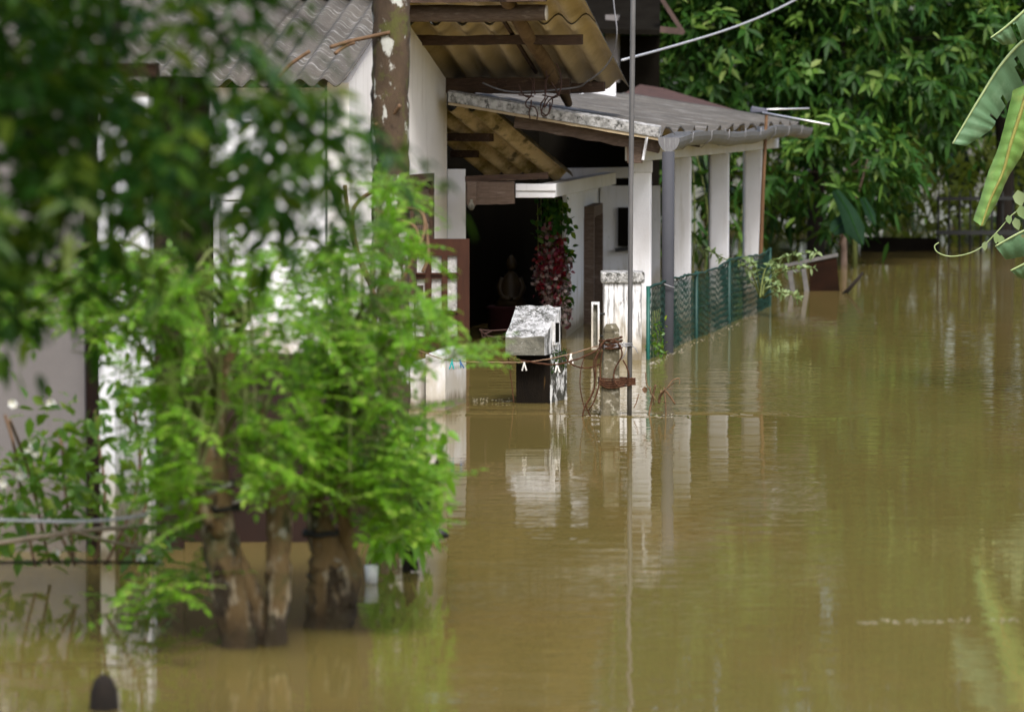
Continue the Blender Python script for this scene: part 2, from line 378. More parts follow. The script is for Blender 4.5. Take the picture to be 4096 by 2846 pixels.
# water: opaque silt, mirror gloss, low ripples
def water_mat():
    m, N, L, bs = new_mat('muddy_flood_water')
    g = N.new('ShaderNodeNewGeometry').outputs['Position']
    silt = mixc(N, L, ramp(N, L, noise(N, L, g, .22, 3, .5, (1, .5, 1)), .35, .68), (.142, .107, .032), (.156, .125, .038))
    silt = mixc(N, L, ramp(N, L, noise(N, L, g, 1.1, 4, .6, (1, .35, 1)), .5, .75), silt, (.182, .129, .043))
    L.new(silt, bs.inputs['Base Color'])
    bs.inputs['Roughness'].default_value = .012; bs.inputs['IOR'].default_value = 1.333
    # ripple heights in metres
    def amp(f, a, mask=None):
        mu = N.new('ShaderNodeMath'); mu.operation = 'MULTIPLY'; L.new(f, mu.inputs[0]); mu.inputs[1].default_value = a
        o = mu.outputs[0]
        if mask is not None:
            m2 = N.new('ShaderNodeMath'); m2.operation = 'MULTIPLY'; L.new(o, m2.inputs[0]); L.new(mask, m2.inputs[1]); o = m2.outputs[0]
        return o
    def addn(a, b):
        mu = N.new('ShaderNodeMath'); mu.operation = 'ADD'; L.new(a, mu.inputs[0]); L.new(b, mu.inputs[1]); return mu.outputs[0]
    sep = N.new('ShaderNodeSeparateXYZ'); L.new(g, sep.inputs[0])
    patch = ramp(N, L, noise(N, L, g, .45, 3, .55, (1, .35, 1)), .38, .66)
    # disturbed water round the posts, y 20..26
    band = N.new('ShaderNodeMapRange'); band.interpolation_type = 'SMOOTHSTEP'
    band.inputs[1].default_value = 20.05; band.inputs[2].default_value = 20.3
    L.new(sep.outputs[1], band.inputs[0])
    band2 = N.new('ShaderNodeMapRange'); band2.interpolation_type = 'SMOOTHSTEP'; band2.inputs[1].default_value = 26.0; band2.inputs[2].default_value = 22.5
    L.new(sep.outputs[1], band2.inputs[0])
    bx = N.new('ShaderNodeMapRange'); bx.interpolation_type = 'SMOOTHSTEP'; bx.inputs[1].default_value = 2.4; bx.inputs[2].default_value = 1.0
    L.new(sep.outputs[0], bx.inputs[0])
    mm = N.new('ShaderNodeMath'); mm.operation = 'MULTIPLY'; L.new(band.outputs[0], mm.inputs[0]); L.new(band2.outputs[0], mm.inputs[1])
    mm2 = N.new('ShaderNodeMath'); mm2.operation = 'MULTIPLY'; L.new(mm.outputs[0], mm2.inputs[0]); L.new(bx.outputs[0], mm2.inputs[1])
    rough = mm2.outputs[0]
    h = amp(noise(N, L, g, 1.1, 2, .5, (.7, 1.4, 1)), .0010)
    h = addn(h, amp(noise(N, L, g, 4.2, 3, .6, (.38, 1.15, 1)), .0040, patch))
    h = addn(h, amp(noise(N, L, g, 5, 3, .6, (.35, 1.15, 1)), .0012))
    h = addn(h, amp(noise(N, L, g, 3.0, 4, .65, (.42, 1.15, 1)), .014, rough))
    # standing ripple where the current meets the posts
    wob = amp(noise(N, L, g, .6, 5, .7, (1, 0, 0)), 1.3)
    yy = N.new('ShaderNodeMath'); yy.operation = 'SUBTRACT'; L.new(sep.outputs[1], yy.inputs[0]); L.new(wob, yy.inputs[1])
    y2 = N.new('ShaderNodeMath'); y2.operation = 'SUBTRACT'; L.new(yy.outputs[0], y2.inputs[0]); y2.inputs[1].default_value = 19.38
    y3 = N.new('ShaderNodeMath'); y3.operation = 'DIVIDE'; L.new(y2.outputs[0], y3.inputs[0]); y3.inputs[1].default_value = .08
    y4 = N.new('ShaderNodeMath'); y4.operation = 'POWER'; L.new(y3.outputs[0], y4.inputs[0]); y4.inputs[1].default_value = 2.0
    y5 = N.new('ShaderNodeMath'); y5.operation = 'MULTIPLY'; L.new(y4.outputs[0], y5.inputs[0]); y5.inputs[1].default_value = -1.0
    y6 = N.new('ShaderNodeMath'); y6.operation = 'EXPONENT'; L.new(y5.outputs[0], y6.inputs[0])
    h = addn(h, amp(y6.outputs[0], .006, amp(bx.outputs[0], 1.0, ramp(N, L, noise(N, L, g, 2.3, 3, .6, (1, 0, 0)), .46, .62))))
    b = N.new('ShaderNodeBump'); b.inputs['Strength'].default_value = 1.0; b.inputs['Distance'].default_value = 1.0
    L.new(h, b.inputs['Height']); L.new(b.outputs[0], bs.inputs['Normal'])
    return m
M['water'] = water_mat()

# ------------------------------------------------------------------ setting
w = MB(); w.add([(-600, -200, 0), (600, -200, 0), (600, 900, 0), (-600, 900, 0)], [(0, 1, 2, 3)])
tag(w.build('water', M['water']), kind='structure')

# ------------------------------------------------------------------ corrugated sheets
def corr_sheet(mb, p0, u, v, L, W, pitch=.15, amp=.026, thick=.008, phase=0.0, seg=6, mi_top=0, mi_bot=1, rag=0.0, seed=0):
    """p0 corner, u unit down the corrugation, v unit across"""
    r = random.Random(seed)
    n = u.cross(v).normalized()
    if n.z < 0: n = -n
    nw = max(2, int(round(W / pitch * 8))); vs = []; fs = []; mi = []
    for j in range(nw + 1):
        s = W * j / nw; off = amp * math.cos(2 * math.pi * (s / pitch) + phase)
        for i in range(seg + 1):
            l = L * i / seg
            if i == seg: l += rag * math.sin(s * 9 + seed) + r.uniform(-rag, rag) * .5
            sagv = 0.004 * math.sin(l * 3 + s * 2 + seed)
            p = p0 + u * l + v * s + n * (off + sagv)
            vs.append(p + n * thick / 2); vs.append(p - n * thick / 2)
    K = seg + 1
    def id(j, i, b): return (j * K + i) * 2 + b
    for j in range(nw):
        for i in range(seg):
            q = (id(j, i, 0), id(j + 1, i, 0), id(j + 1, i + 1, 0), id(j, i + 1, 0)); mb.f  # noqa
            fs.append(q); mi.append(mi_top)
            fs.append((id(j, i, 1), id(j, i + 1, 1), id(j + 1, i + 1, 1), id(j + 1, i, 1))); mi.append(mi_bot)
        fs.append((id(j, 0, 0), id(j, 0, 1), id(j + 1, 0, 1), id(j + 1, 0, 0))); mi.append(mi_top)
        fs.append((id(j, seg, 0), id(j + 1, seg, 0), id(j + 1, seg, 1), id(j, seg, 1))); mi.append(mi_top)
    for i in range(seg):
        fs.append((id(0, i, 0), id(0, i + 1, 0), id(0, i + 1, 1), id(0, i, 1))); mi.append(mi_top)
        fs.append((id(nw, i, 0), id(nw, i, 1), id(nw, i + 1, 1), id(nw, i + 1, 0))); mi.append(mi_top)
    b0 = len(mb.v); mb.v += vs
    for f, k in zip(fs, mi): mb.f.append([b0 + x for x in f]); mb.mi.append(k); mb.sm.append(k in (mi_top, mi_bot) and len(f) == 4)

# ------------------------------------------------------------------ the house
house = empty('flooded_house', H(0, 0, 0), 'white plastered house with corrugated roofs and a columned veranda, standing in the brown flood', 'house')
SL = .306
def zr(a): return 1.905 - SL * a            # underside of the right roof plane
# gable wall (faces right), pentagon prism
gm = MB(); th = .14
prof = [(-2.85, -.9), (0, -.9), (0, 1.82), (-1.5, 2.28), (-2.85, 1.79)]
gm.add([H(a, 0, z) for a, z in prof] + [H(a, -th, z) for a, z in prof],
       [(0, 1, 2, 3, 4), (9, 8, 7, 6, 5)] + [(i, i + 5, (i + 1) % 5 + 5, (i + 1) % 5) for i in range(5)])
gable = gm.build('gable_wall', M['plaster_warm'], house)
# window in the gable wall with carved lattice
wm = MB()
a0, a1, z0, z1 = -1.30, -.66, .40, 1.19
for (pa, qa, pz, qz) in ((a0, a0 + .05, z0, z1), (a1 - .05, a1, z0, z1), (a0 + .05, a1 - .05, z1 - .05, z1), (a0 + .05, a1 - .05, z0, z0 + .05)):
    wm.box(H((pa + qa) / 2, .025, (pz + qz) / 2), A * (qa - pa) / 2, B * .03, Z * (qz - pz) / 2)
win = wm.build('window', M['wood_dark'], gable)
pm = MB(); pm.box(H((a0 + a1) / 2, .006, (z0 + z1) / 2), A * .27, B * .008, Z * .345); pm.build('panel', M['lattice'], win)
lm = MB()
for zc in (1.02, .85):
    for k in range(9):
        aa = a0 + .09 + k * .058
        lm.beam(H(aa, .022, zc - .05), H(aa + .05, .022, zc + .05), .012, .016, B)
        lm.beam(H(aa + .05, .024, zc - .05), H(aa, .024, zc + .05), .012, .016, B)
    lm.box(H((a0 + a1) / 2, .02, zc + .06), A * .26, B * .01, Z * .008); lm.box(H((a0 + a1) / 2, .02, zc - .06), A * .26, B * .01, Z * .008)
lm.build('lattice', M['wood_grey'], win)
# front wall (faces the camera), mostly behind the leaves
fm = MB()
fm.box(H(-2.78, -2.66, .43), A * .07, B * 2.50, Z * 1.33)
front = fm.build('front_wall', M['plaster'], house)
for bb in (-.62, -1.5):
    f2 = MB()
    f2.box(H(-2.99, bb, .30), A * .14, B * .075, Z * 1.2)
    f2.box(H(-3.0, bb, 1.03), A * .17, B * .115, Z * .035); f2.box(H(-3.0, bb, 1.10), A * .18, B * .135, Z * .03)
    f2.box(H(-3.0, bb, .30), A * .16, B * .09, Z * .03); f2.box(H(-2.99, bb, 1.35), A * .15, B * .09, Z * .215)
    f2.build('pilaster', M['plaster'], house, bevel=.008)
f3 = MB()
for (pb, qb, pz, qz) in ((-1.30, -1.26, -.1, 1.0), (-.86, -.82, -.1, 1.0), (-1.26, -.86, .95, 1.0), (-1.08, -1.04, -.1, .95)):
    f3.box(H(-2.87, (pb + qb) / 2, (pz + qz) / 2), A * .03, B * (qb - pb) / 2, Z * (qz - pz) / 2)
fw = f3.build('window', M['plaster'], front)
f4 = MB(); f4.box(H(-2.856, -1.06, .43), A * .006, B * .22, Z * .53); f4.build('pane', M['black'], fw)
# wall behind the corner pillar / side pillar
sm_ = MB(); sm_.hexa([P(1789, 1450, 26.15), P(1866, 1450, 26.15), P(1866, 1450, 26.45), P(1789, 1450, 26.45),
                     P(1789, 676, 26.15), P(1862, 676, 26.15), P(1862, 676, 26.45), P(1789, 676, 26.45)])
sm_.build('porch_pillar', M['plaster'], house, bevel=.006)
# left roof plane
rm = MB()
ul = (H(-3.05, 0, 1.80) - H(-1.5, 0, 2.35)).normalized()
corr_sheet(rm, H(-1.5, -5.2, 2.36), ul, B, 1.70, 5.24, seed=3, seg=5, rag=.006)
# right roof plane: lower and upper sheets with a lap
ur = (A - Z * SL).normalized(); kk = math.sqrt(1 + SL * SL)
corr_sheet(rm, H(-.88, -2.0, zr(-.88) + .040), ur, B, (.48 + .88) * kk, 3.2, pitch=.185, amp=.036, seed=1, seg=6, rag=.006, phase=-2 * math.pi * 3.2 / .185 + math.pi * .75)
corr_sheet(rm, H(-1.55, -2.0, zr(-1.55) + .058), ur, B, .82 * kk, 3.2, pitch=.185, amp=.036, seed=2, seg=4, phase=-2 * math.pi * 3.2 / .185 + math.pi * .75)
roof = rm.build('main_roof', [M['sheet_top'], M['sheet_under']], house)
rc = MB()
rc.tube([H(-1.5, -5.2, 2.40), H(-1.5, -2, 2.41), H(-1.5, 1.2, 2.40)], .07, 10); rc.build('ridge_cap', M['sheet_top'], roof)
def purlin(a, b0, b1, drop, w_, h_, mat, seed):
    m = MB(); m.rbeam(H(a, b0, zr(a) - drop), H(a, b1, zr(a) - drop), w_, h_, Z, 9, .005, seed); return m.build('purlin', mat, roof)
purlin(-1.60, -.1, 1.0, .05, .05, .06, M['wood_dark'], 1)
pg = MB(); pg.tube([H(-1.36, b, zr(-1.36) - .075 + .004 * math.sin(b * 9)) for b in (-.1, .1, .3, .5, .7, .9, .955)], [.056, .055, .057, .054, .056, .055, .053], 10, wob=.05)
big = pg.build('purlin', M['wood_grey'], roof)
ce = MB(); ce.tube([H(-1.36, .955, zr(-1.36) - .073), H(-1.36, .962, zr(-1.36) - .073)], [.052, .050], 10); ce.build('cut_end', M['cutend'], big)
purlin(-.76, -.1, 1.088, .055, .05, .064, M['wood_dark'], 2)
m = MB(); m.rbeam(H(.0, -.1, 1.785), H(.0, .866, 1.778), .07, .105, Z, 12, .006, 5); m.build('wall_plate', M['wood_dark'], roof)
m = MB(); m.rbeam(H(.10, .5, 1.765), H(.10, 1.09, 1.77), .05, .068, Z, 10, .008, 6); m.build('purlin', M['wood_dark'], roof)
m = MB(); m.tube(smooth_pts([H(-1.7, .72, zr(-1.7) - .02), H(-1.2, .715, zr(-1.2) - .025), H(-.75, .735, zr(-.75) - .055), H(-.3, .735, zr(-.3) - .04), H(.05, .75, zr(.05) - .09), H(.26, .765, 1.745), H(.44, .775, 1.655)], 4),
              lerp_list([.048, .046, .045, .05, .046, .04, .027], 4), 9, wob=.10, seed=4)
m.build('rafter', M['log'], roof)
m = MB(); m.beam(H(-1.2, .60, zr(-1.2) - .004), H(.1, .61, zr(.1) - .004), .022, .02, Z); m.build('gap_strip', M['wood_dark'], roof)  # dark strip standing in for the gap between the sheets

# small inner porch roof
sr = MB()
us = (Vector((0, 0, 0)) + A * 2.75 - Z * .50).normalized(); SLs = .50 / 2.75
b_out = None
p_up = P(1962, 424, 25.80); p_lo = P(2292, 704, 26.60)
us = (p_lo - p_up).normalized(); LS = (p_lo - p_up).length
vS = Vector((us.y, -us.x, 0)).normalized(); WS = .74          # across the sheets, towards the outer verge
corr_sheet(sr, p_up - vS * WS, us, vS, LS, WS, pitch=.185, amp=.040, seed=9, seg=9, rag=.008, phase=-2 * math.pi * (WS / .185) + math.pi * .55)
small = sr.build('porch_roof', [M['sheet_top'], M['sheet_under_moss']], house)
nS = us.cross(vS).normalized(); nS = nS if nS.z < 0 else -nS   # below the sheets
def spur(frac, w0, hgt, seed):
    c = p_up + us * (LS * frac) + nS * (.045 + hgt / 2)
    m = MB(); m.rbeam(c - vS * (WS - .02), c - vS * w0, .045, hgt, Z, 8, .003, seed); m.build('purlin', M['wood_dark'], small)
spur(.31, .19, .055, 11)
spur(.56, .50, .05, 12)
m = MB(); m.rbeam(P(1860, 716, 25.72), P(2193, 703, 25.72), .05, .042, Z, 8, .003, 13); m.build('wall_plate', M['wood_dark'], small)
# door head: brown beam end and white lintel, then the beam running back
m = MB(); m.rbeam(P(1866, 772, 25.62), P(2058, 770, 25.60), .10, .152, Z, 8, .003, 14); m.build('lintel_beam', M['wood_grey'], house)
m = MB(); m.box((P(1868, 774, 25.55) + P(1905, 774, 25.55)) / 2, (P(1905, 774, 25.55) - P(1868, 774, 25.55)) / 2, Vector((0, .05, 0)), Z * .082); m.build('bracket', M['wood_grey'], house, bevel=.004)
lt = MB(); Dl = 25.66
lt.box((P(2062, 749, Dl) + P(2224, 749, Dl)) / 2, (P(2224, 749, Dl) - P(2062, 749, Dl)) / 2, Vector((0, .07, 0)), Z * .024)
lt.box((P(2062, 777, Dl + .015) + P(2220, 777, Dl + .015)) / 2, (P(2220, 777, Dl) - P(2062, 777, Dl)) / 2, Vector((0, .07, 0)), Z * .022)
lt.build('white_lintel', M['plaster'], house, bevel=.005)
zb_ = P(2224, 762, Dl).z
q0 = Vector((P(2226, 0, Dl + .08).x - .05, Dl + .08, zb_)); q1 = Vector((P(2440, 0, 29.6).x, 29.6, zb_))
m = MB(); m.beam(q0, q1, .10, .095, Z); m.build('ceiling_beam', M['column_paint'], house, bevel=.004)
m = MB(); m.beam(P(2240, 695, 29.9), P(2515, 690, 29.9), .08, .085, Z); m.build('ceiling_beam', M['column_paint'], house)
# room behind the doorway
rx0, rx1 = P(1760, 0, 25.75).x, P(2228, 0, 25.75).x
ro = MB()
def wallq(pts, d):   # extruded quad
    pts = [Vector(p) for p in pts]; d = Vector(d); ro.hexa(pts[:4] + [p + d for p in pts[:4]])
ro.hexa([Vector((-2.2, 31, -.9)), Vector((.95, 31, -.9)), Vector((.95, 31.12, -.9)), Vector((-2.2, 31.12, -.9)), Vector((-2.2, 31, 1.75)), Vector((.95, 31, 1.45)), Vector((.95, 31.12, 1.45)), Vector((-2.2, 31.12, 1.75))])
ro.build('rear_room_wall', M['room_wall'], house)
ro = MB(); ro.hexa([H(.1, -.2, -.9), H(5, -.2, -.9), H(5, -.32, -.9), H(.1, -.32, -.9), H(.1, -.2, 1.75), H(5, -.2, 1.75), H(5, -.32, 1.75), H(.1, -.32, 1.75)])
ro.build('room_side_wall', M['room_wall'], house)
# veranda back wall: right of the doorway, running away
va = P(2232, 1000, 25.78); va.z = 0
vb = P(2392, 1000, 29.8); vb.z = 0
dv = (vb - va).normalized(); nv = dv.cross(Z); va = va + dv * .75; vb = vb + dv * .2
bw = MB(); zt = zb_ - .05
def seg_wall(s0, s1, zl, zh, mb):
    p = va + dv * s0; q = va + dv * s1
    mb.hexa([p + Z * zl, q + Z * zl, q - nv * .03 + Z * zl, p - nv * .03 + Z * zl, p + Z * zh, q + Z * zh, q - nv * .03 + Z * zh, p - nv * .03 + Z * zh])
Lw = (vb - va).length
seg_wall(0, 1.75, -.9, zt, bw); seg_wall(2.75, Lw, -.9, zt, bw)
seg_wall(1.75, 2.75, .78, zt, bw)
vw = bw.build('veranda_wall', M['column_paint'], house)
df = MB()
for s0 in (1.72, 2.70): 
    c = va + dv * (s0 + .04) + nv * .03; df.box(c + Z * -.05, dv * .04, nv * .045, Z * .85)
c = va + dv * 2.25 + nv * .03; df.box(c + Z * .84, dv * .5, nv * .045, Z * .04)
dr_ = df.build('door_frame', M['wood_grey'], vw)
dl = MB(); c = va + dv * 2.24 - nv * .05; dl.box(c + Z * -.06, dv * .46, nv * .02, Z * .84); dl.build('door_leaf', M['lattice'], dr_)
# veranda end wall with a dark window
ew = MB(); e0 = Vector((vb.x, 29.9, 0)); e1 = P(2640, 1000, 29.9); e1.z = 0
ew.box((e0 + e1) / 2 + Z * .05, (e1 - e0) / 2, Vector((0, .06, 0)), Z * .95)
ewo = ew.build('veranda_end_wall', M['column_paint'], house)
wz1, wz0 = P(2480, 830, 29.8).z, P(2480, 985, 29.8).z
wd = MB(); x0, x1 = P(2474, 0, 29.8).x, P(2600, 0, 29.8).x
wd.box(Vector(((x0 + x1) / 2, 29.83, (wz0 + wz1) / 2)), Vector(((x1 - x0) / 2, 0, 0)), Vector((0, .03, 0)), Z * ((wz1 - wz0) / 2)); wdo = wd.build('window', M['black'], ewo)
wd = MB(); wd.beam(P(2460, 1000, 29.78), P(2600, 985, 29.78), .04, .03); wd.build('sill', M['iron'], wdo)

# open door leaf with obscure panes
Dd = 25.0
dx0, dx1 = P(1610, 0, Dd).x, P(1877, 0, Dd).x; dz1 = P(1800, 955, Dd).z; dz0 = -.85
cols = [(1660, 1699), (1725, 1765), (1789, 1828)]; rows = [(1022, 1090), (1113, 1242), (1280, 1345)]
dm = MB(); ty = .022
def dbox(xa, xb, za, zb, y=Dd, t=ty): dm.box(Vector(((xa + xb) / 2, y, (za + zb) / 2)), Vector(((xb - xa) / 2, 0, 0)), Vector((0, t, 0)), Z * ((zb - za) / 2))
xs = [dx0] + [P(c, 0, Dd).x for pr in cols for c in pr] + [dx1]
zs = [P(0, c, Dd).z for pr in rows for c in pr]
for i in range(0, 8, 2): dbox(xs[i], xs[i + 1], dz0, dz1)             # stiles full height
for j in range(3):
    xa, xb = xs[2 * j + 1], xs[2 * j + 2]
    dbox(xa, xb, zs[0], dz1); dbox(xa, xb, zs[2], zs[1]); dbox(xa, xb, zs[4], zs[3]); dbox(xa, xb, dz0, zs[5])
    for r_ in range(3):
        dm.box(Vector(((xa + xb) / 2, Dd - ty - .004, zs[2 * r_ + 1] - .006)), Vector(((xb - xa) / 2 + .006, 0, 0)), Vector((0, .012, 0)), Z * .006)
door = dm.build('door', M['door'], house)
for j in range(3):
    for r_ in range(3):
        g_ = MB(); xa, xb = xs[2 * j + 1], xs[2 * j + 2]; za, zb2 = zs[2 * r_ + 1], zs[2 * r_]
        g_.box(Vector(((xa + xb) / 2, Dd + .006, (za + zb2) / 2)), Vector(((xb - xa) / 2, 0, 0)), Vector((0, .004, 0)), Z * ((zb2 - za) / 2)); g_.build('pane', M['pane'], door)

# veranda roof, fascia, gutter, pipe, columns -----------------------------------
ev_n = P(2640, 530, 25.35)       # near lower corner of the roof
def ver(s, t, dz=0):             # s up the slope (-B), t away along A
    return ev_n + B * -s + A * t + Z * (.165 * s + dz)
VT = 7.7; VS = 1.46
uv = (B * 1 - Z * .165).normalized()
vr = MB(); corr_sheet(vr, ver(VS, 0), uv, A, VS * math.sqrt(1 + .165 ** 2), VT, pitch=.62, amp=.032, thick=.02, seed=21, seg=8, rag=.012, phase=math.pi * .9)
vroof = vr.build('veranda_roof', [M['sheet_top'], M['sheet_verge']], house)
m = MB()
for k in range(14):
    s0 = VS * k / 14; s1 = VS * (k + 1) / 14
    m.hexa([ver(s0, -.014, -.034), ver(s1, -.014, -.034), ver(s1, .05, -.03), ver(s0, .05, -.03), ver(s0, -.018, .034), ver(s1, -.018, .034), ver(s1, .05, .046), ver(s0, .05, .046)])
m.build('verge_sheet', M['sheet_lichen'], vroof)
m = MB(); m.rbeam(ver(0, .02, -.046), ver(VS, .02, -.046), .05, .018, Z, 12, .002, 31); m.build('verge_batten', M['sheet_verge'], vroof)
m = MB(); m.rbeam(ver(.02, .12, -.105), ver(1.02, .12, -.095), .05, .075, Z, 10, .006, 32); m.build('rafter', M['wood_grey'], vroof)
for tt in (2.0, 3.9, 5.8):
    m = MB(); m.beam(ver(.02, tt, -.09), ver(VS - .05, tt, -.09), .05, .08); m.build('rafter', M['wood_dark'], vroof)
m = MB(); m.box(P(2540, 620, 25.5), B * .05, A * .03, Z * .055); m.build('wall_plate', M['wood_grey'], vroof, bevel=.004)
m = MB(); m.beam(P(2588, 548, 25.25), P(2572, 640, 25.25), .016, .016, A); m.build('strut', M['plaster_dirty'], vroof)
# gutter: half-round trough with a sag, and end cap
gt = MB(); nseg = 44; ns = 10; vs = []; fs = []
for i in range(nseg + 1):
    t = VT * i / nseg - .08
    sag = -.030 * math.exp(-((t - .1) / .55) ** 2) + .018 * math.sin(t * 1.25 + .5) + .006 * math.sin(t * 4.1)
    c = ev_n + A * t + B * .075 + Z * (-.012 + sag)
    for k in range(ns + 1):
        an = math.pi + math.pi * k / ns
        vs.append(c + B * (.074 * math.cos(an)) + Z * (.098 * math.sin(an)))
    for k in range(ns + 1):
        an = 2 * math.pi - math.pi * k / ns
        vs.append(c + B * (.069 * math.cos(an)) + Z * (.093 * math.sin(an)))
Kg = 2 * (ns + 1)
for i in range(nseg):
    for k in range(Kg): fs.append((i * Kg + k, i * Kg + (k + 1) % Kg, (i + 1) * Kg + (k + 1) % Kg, (i + 1) * Kg + k))
gt.add(vs, fs, 0, False); gut = gt.build('gutter', M['gutter'], vroof)
ecm = MB(); c0 = [v - A * .004 for v in vs[:ns + 1]]; ecm.add(c0 + [v - A * .008 for v in c0], [tuple(range(ns + 1)), tuple(range(2 * ns + 1, ns, -1))] + [(i, i + ns + 1, (i + 1) % (ns + 1) + ns + 1, (i + 1) % (ns + 1)) for i in range(ns + 1)])
ecm.build('end_cap', M['gutter'], vroof)
for t in np.arange(.5, 7.4, .9):
    m = MB(); c = ev_n + A * float(t) + B * .075; m.tube([c + B * -.08 + Z * -.0, c + B * -.072 + Z * -.075, c + B * 0 + Z * -.118, c + B * .074 + Z * -.06, c + B * .078 + Z * .002], .0035, 5)
    m.build('gutter_bracket', M['gutter'], gut)
# eave beam the columns carry
colD = [26.0, 27.85, 29.85, 31.95]; colX = [2565, 2729, 2878, 3014]; colW = [90, 80, 86, 80]
cpos = [Vector((P(x, 0, d).x, d, 0)) for x, d in zip(colX, colD)]
ztop = P(2565, 640, 26.0).z
m = MB(); pA = cpos[0] - A * .25; pB = cpos[3] + A * 1.2
m.beam(pA + Z * (ztop + .055), pB + Z * (ztop + .045), .14, .115); m.build('eave_beam', M['column_paint'], house, bevel=.005)
for i, (c, wpx, d) in enumerate(zip(cpos, colW, colD)):
    wd_ = wpx * mpp(d) * .93
    m = MB(); m.box(c + Z * ((ztop - 1.0) / 2), Vector((wd_ / 2, 0, 0)), Vector((0, .085, 0)), Z * ((ztop + 1.0) / 2 - .001))
    co = m.build('veranda_column', M['plaster'] if i == 0 else M['column_paint'], house, bevel=.018)  # columns under the roof are greyer, their shade put into the colour
    co.rotation_euler = (0, 0, 0)
    if i == 0:
        m = MB(); m.box(c + Z * (ztop - .045), Vector((wd_ / 2 + .006, 0, 0)), Vector((0, .092, 0)), Z * .045); m.build('capital', M['column_paint'], co, bevel=.012)
m = MB(); pb_ = P(2670, 1410, 25.0)
m.tube([Vector((pb_.x - .003, 25.0, -.8)), Vector((pb_.x, 25.0, .4)), Vector((pb_.x + .002, 25.0, 1.34))], 50 * mpp(25) / 2, 14); m.build('drainpipe', M['pipe'], house)
# black sheet closing the roof space, its darkness painted in
m = MB(); m.hexa([Vector((-.6, 30.4, .88)), Vector((1.0, 30.4, .88)), Vector((1.0, 30.5, .88)), Vector((-.6, 30.5, .88)), Vector((-.6, 30.4, 1.74)), Vector((1.0, 30.4, 1.42)), Vector((1.0, 30.5, 1.42)), Vector((-.6, 30.5, 1.74))]); m.build('roof_space_dark_sheet', M['black'], house)
m = MB(); m.box(P(2375, 372, 31.2), Vector((.18, 0, 0)), Vector((0, .1, 0)), Z * .09); m.build('rear_gable_wall', M['plaster'], house)

# light bulb under the lintel
m = MB(); c = P(1885, 826, 25.5); m.tube([c + Z * .05, c + Z * .03, c + Z * .018, c, c - Z * .018, c - Z * .026], [.009, .010, .018, .026, .018, .006], 12)
tag(m.build('light_bulb', M['block_front'], None, c), 'unlit round bulb hanging under the brown beam at the dark doorway', 'light bulb')

# ------------------------------------------------------------------ statue and flowers inside the doorway
sD = 27.6; sb = P(2045, 1330, sD); s_ = mpp(sD)
st = empty('seated_statue', Vector((sb.x, sD, 0)), 'dim gilded seated statue deep inside the dark doorway', 'statue')
def SP(px, py, dy=0): return P(px, py, sD + dy)
m = MB(); m.tube([SP(2045, 1225), SP(2045, 1180), SP(2045, 1130), SP(2045, 1100), SP(2047, 1085)], [.13, .085, .075, .05, .025], 12); m.build('body', M['statue'], st)
m = MB(); m.tube([SP(2046, 1082), SP(2046, 1070), SP(2046, 1052), SP(2046, 1036), SP(2046, 1026), SP(2046, 1018)], [.018, .034, .042, .032, .018, .006], 12); m.build('head', M['statue'], st)
m = MB()
for sgn in (-1, 1): m.tube([SP(2045 + sgn * 30, 1112), SP(2045 + sgn * 48, 1150), SP(2045 + sgn * 34, 1190, -.06), SP(2045 + sgn * 6, 1196, -.12)], [.026, .024, .022, .018], 8)
m.build('arm', M['statue'], st)
m = MB(); m.tube([SP(2045, 1500), SP(2045, 1240), SP(2045, 1228), SP(2045, 1222)], [.17, .17, .19, .17], 16); m.build('pedestal', M['cloth_dark'], st)
fD = 26.4
fl = empty('hanging_flower_garland', P(2230, 790, fD), 'red and pink flower strings with green leaves hanging at the right of the dark doorway', 'garland')
lv = Leaves(); lr = Leaves(); lp = Leaves(); tw = MB()
strands = [(2182, 905, 1290, 'p'), (2205, 880, 1330, 'p'), (2222, 900, 1240, 'r'), (2240, 940, 1150, 'r'), (2250, 990, 1130, 'r'), (2164, 980, 1190, 'r'), (2268, 1010, 1300, 'p'), (2150, 1060, 1150, 'p'), (2193, 1010, 1100, 'r'), (2232, 1080, 1310, 'p')]
for x, y0, y1, k in strands:
    tw.tube([P(x, 790, fD), P(x + 4, (y0 + y1) / 2, fD), P(x + 2, y1, fD)], .003, 4)
    for y in np.arange(y0, y1, 6.0):
        for q in range(3):
            c = P(x + rng.normal() * 9, float(y) + rng.normal() * 4, fD + rng.normal() * .03)
            lr.add(c, rnd_dir(-.3), rnd_dir(), .035, .028)
    lr.build('blossom_strand', M['petal_red' if k == 'r' else 'petal_pink'], fl); lr = Leaves()
for q in range(230):
    x = 2215 + rng.normal() * 26; y = 795 + abs(rng.normal()) * 95
    if y > 1010: continue
    lv.add(P(x, y, fD + rng.normal() * .05), rnd_dir(-.4), rnd_dir(), .055, .035)
for q in range(60): lv.add(P(2278 + rng.normal() * 10, rng.choice([905, 1010, 1130, 1200]) + rng.normal() * 14, fD - .02), rnd_dir(-.2), rnd_dir(), .05, .03)
tw.build('stem', M['twig_green'], fl); lv.build('leaves', M['leaf_deep'], fl)

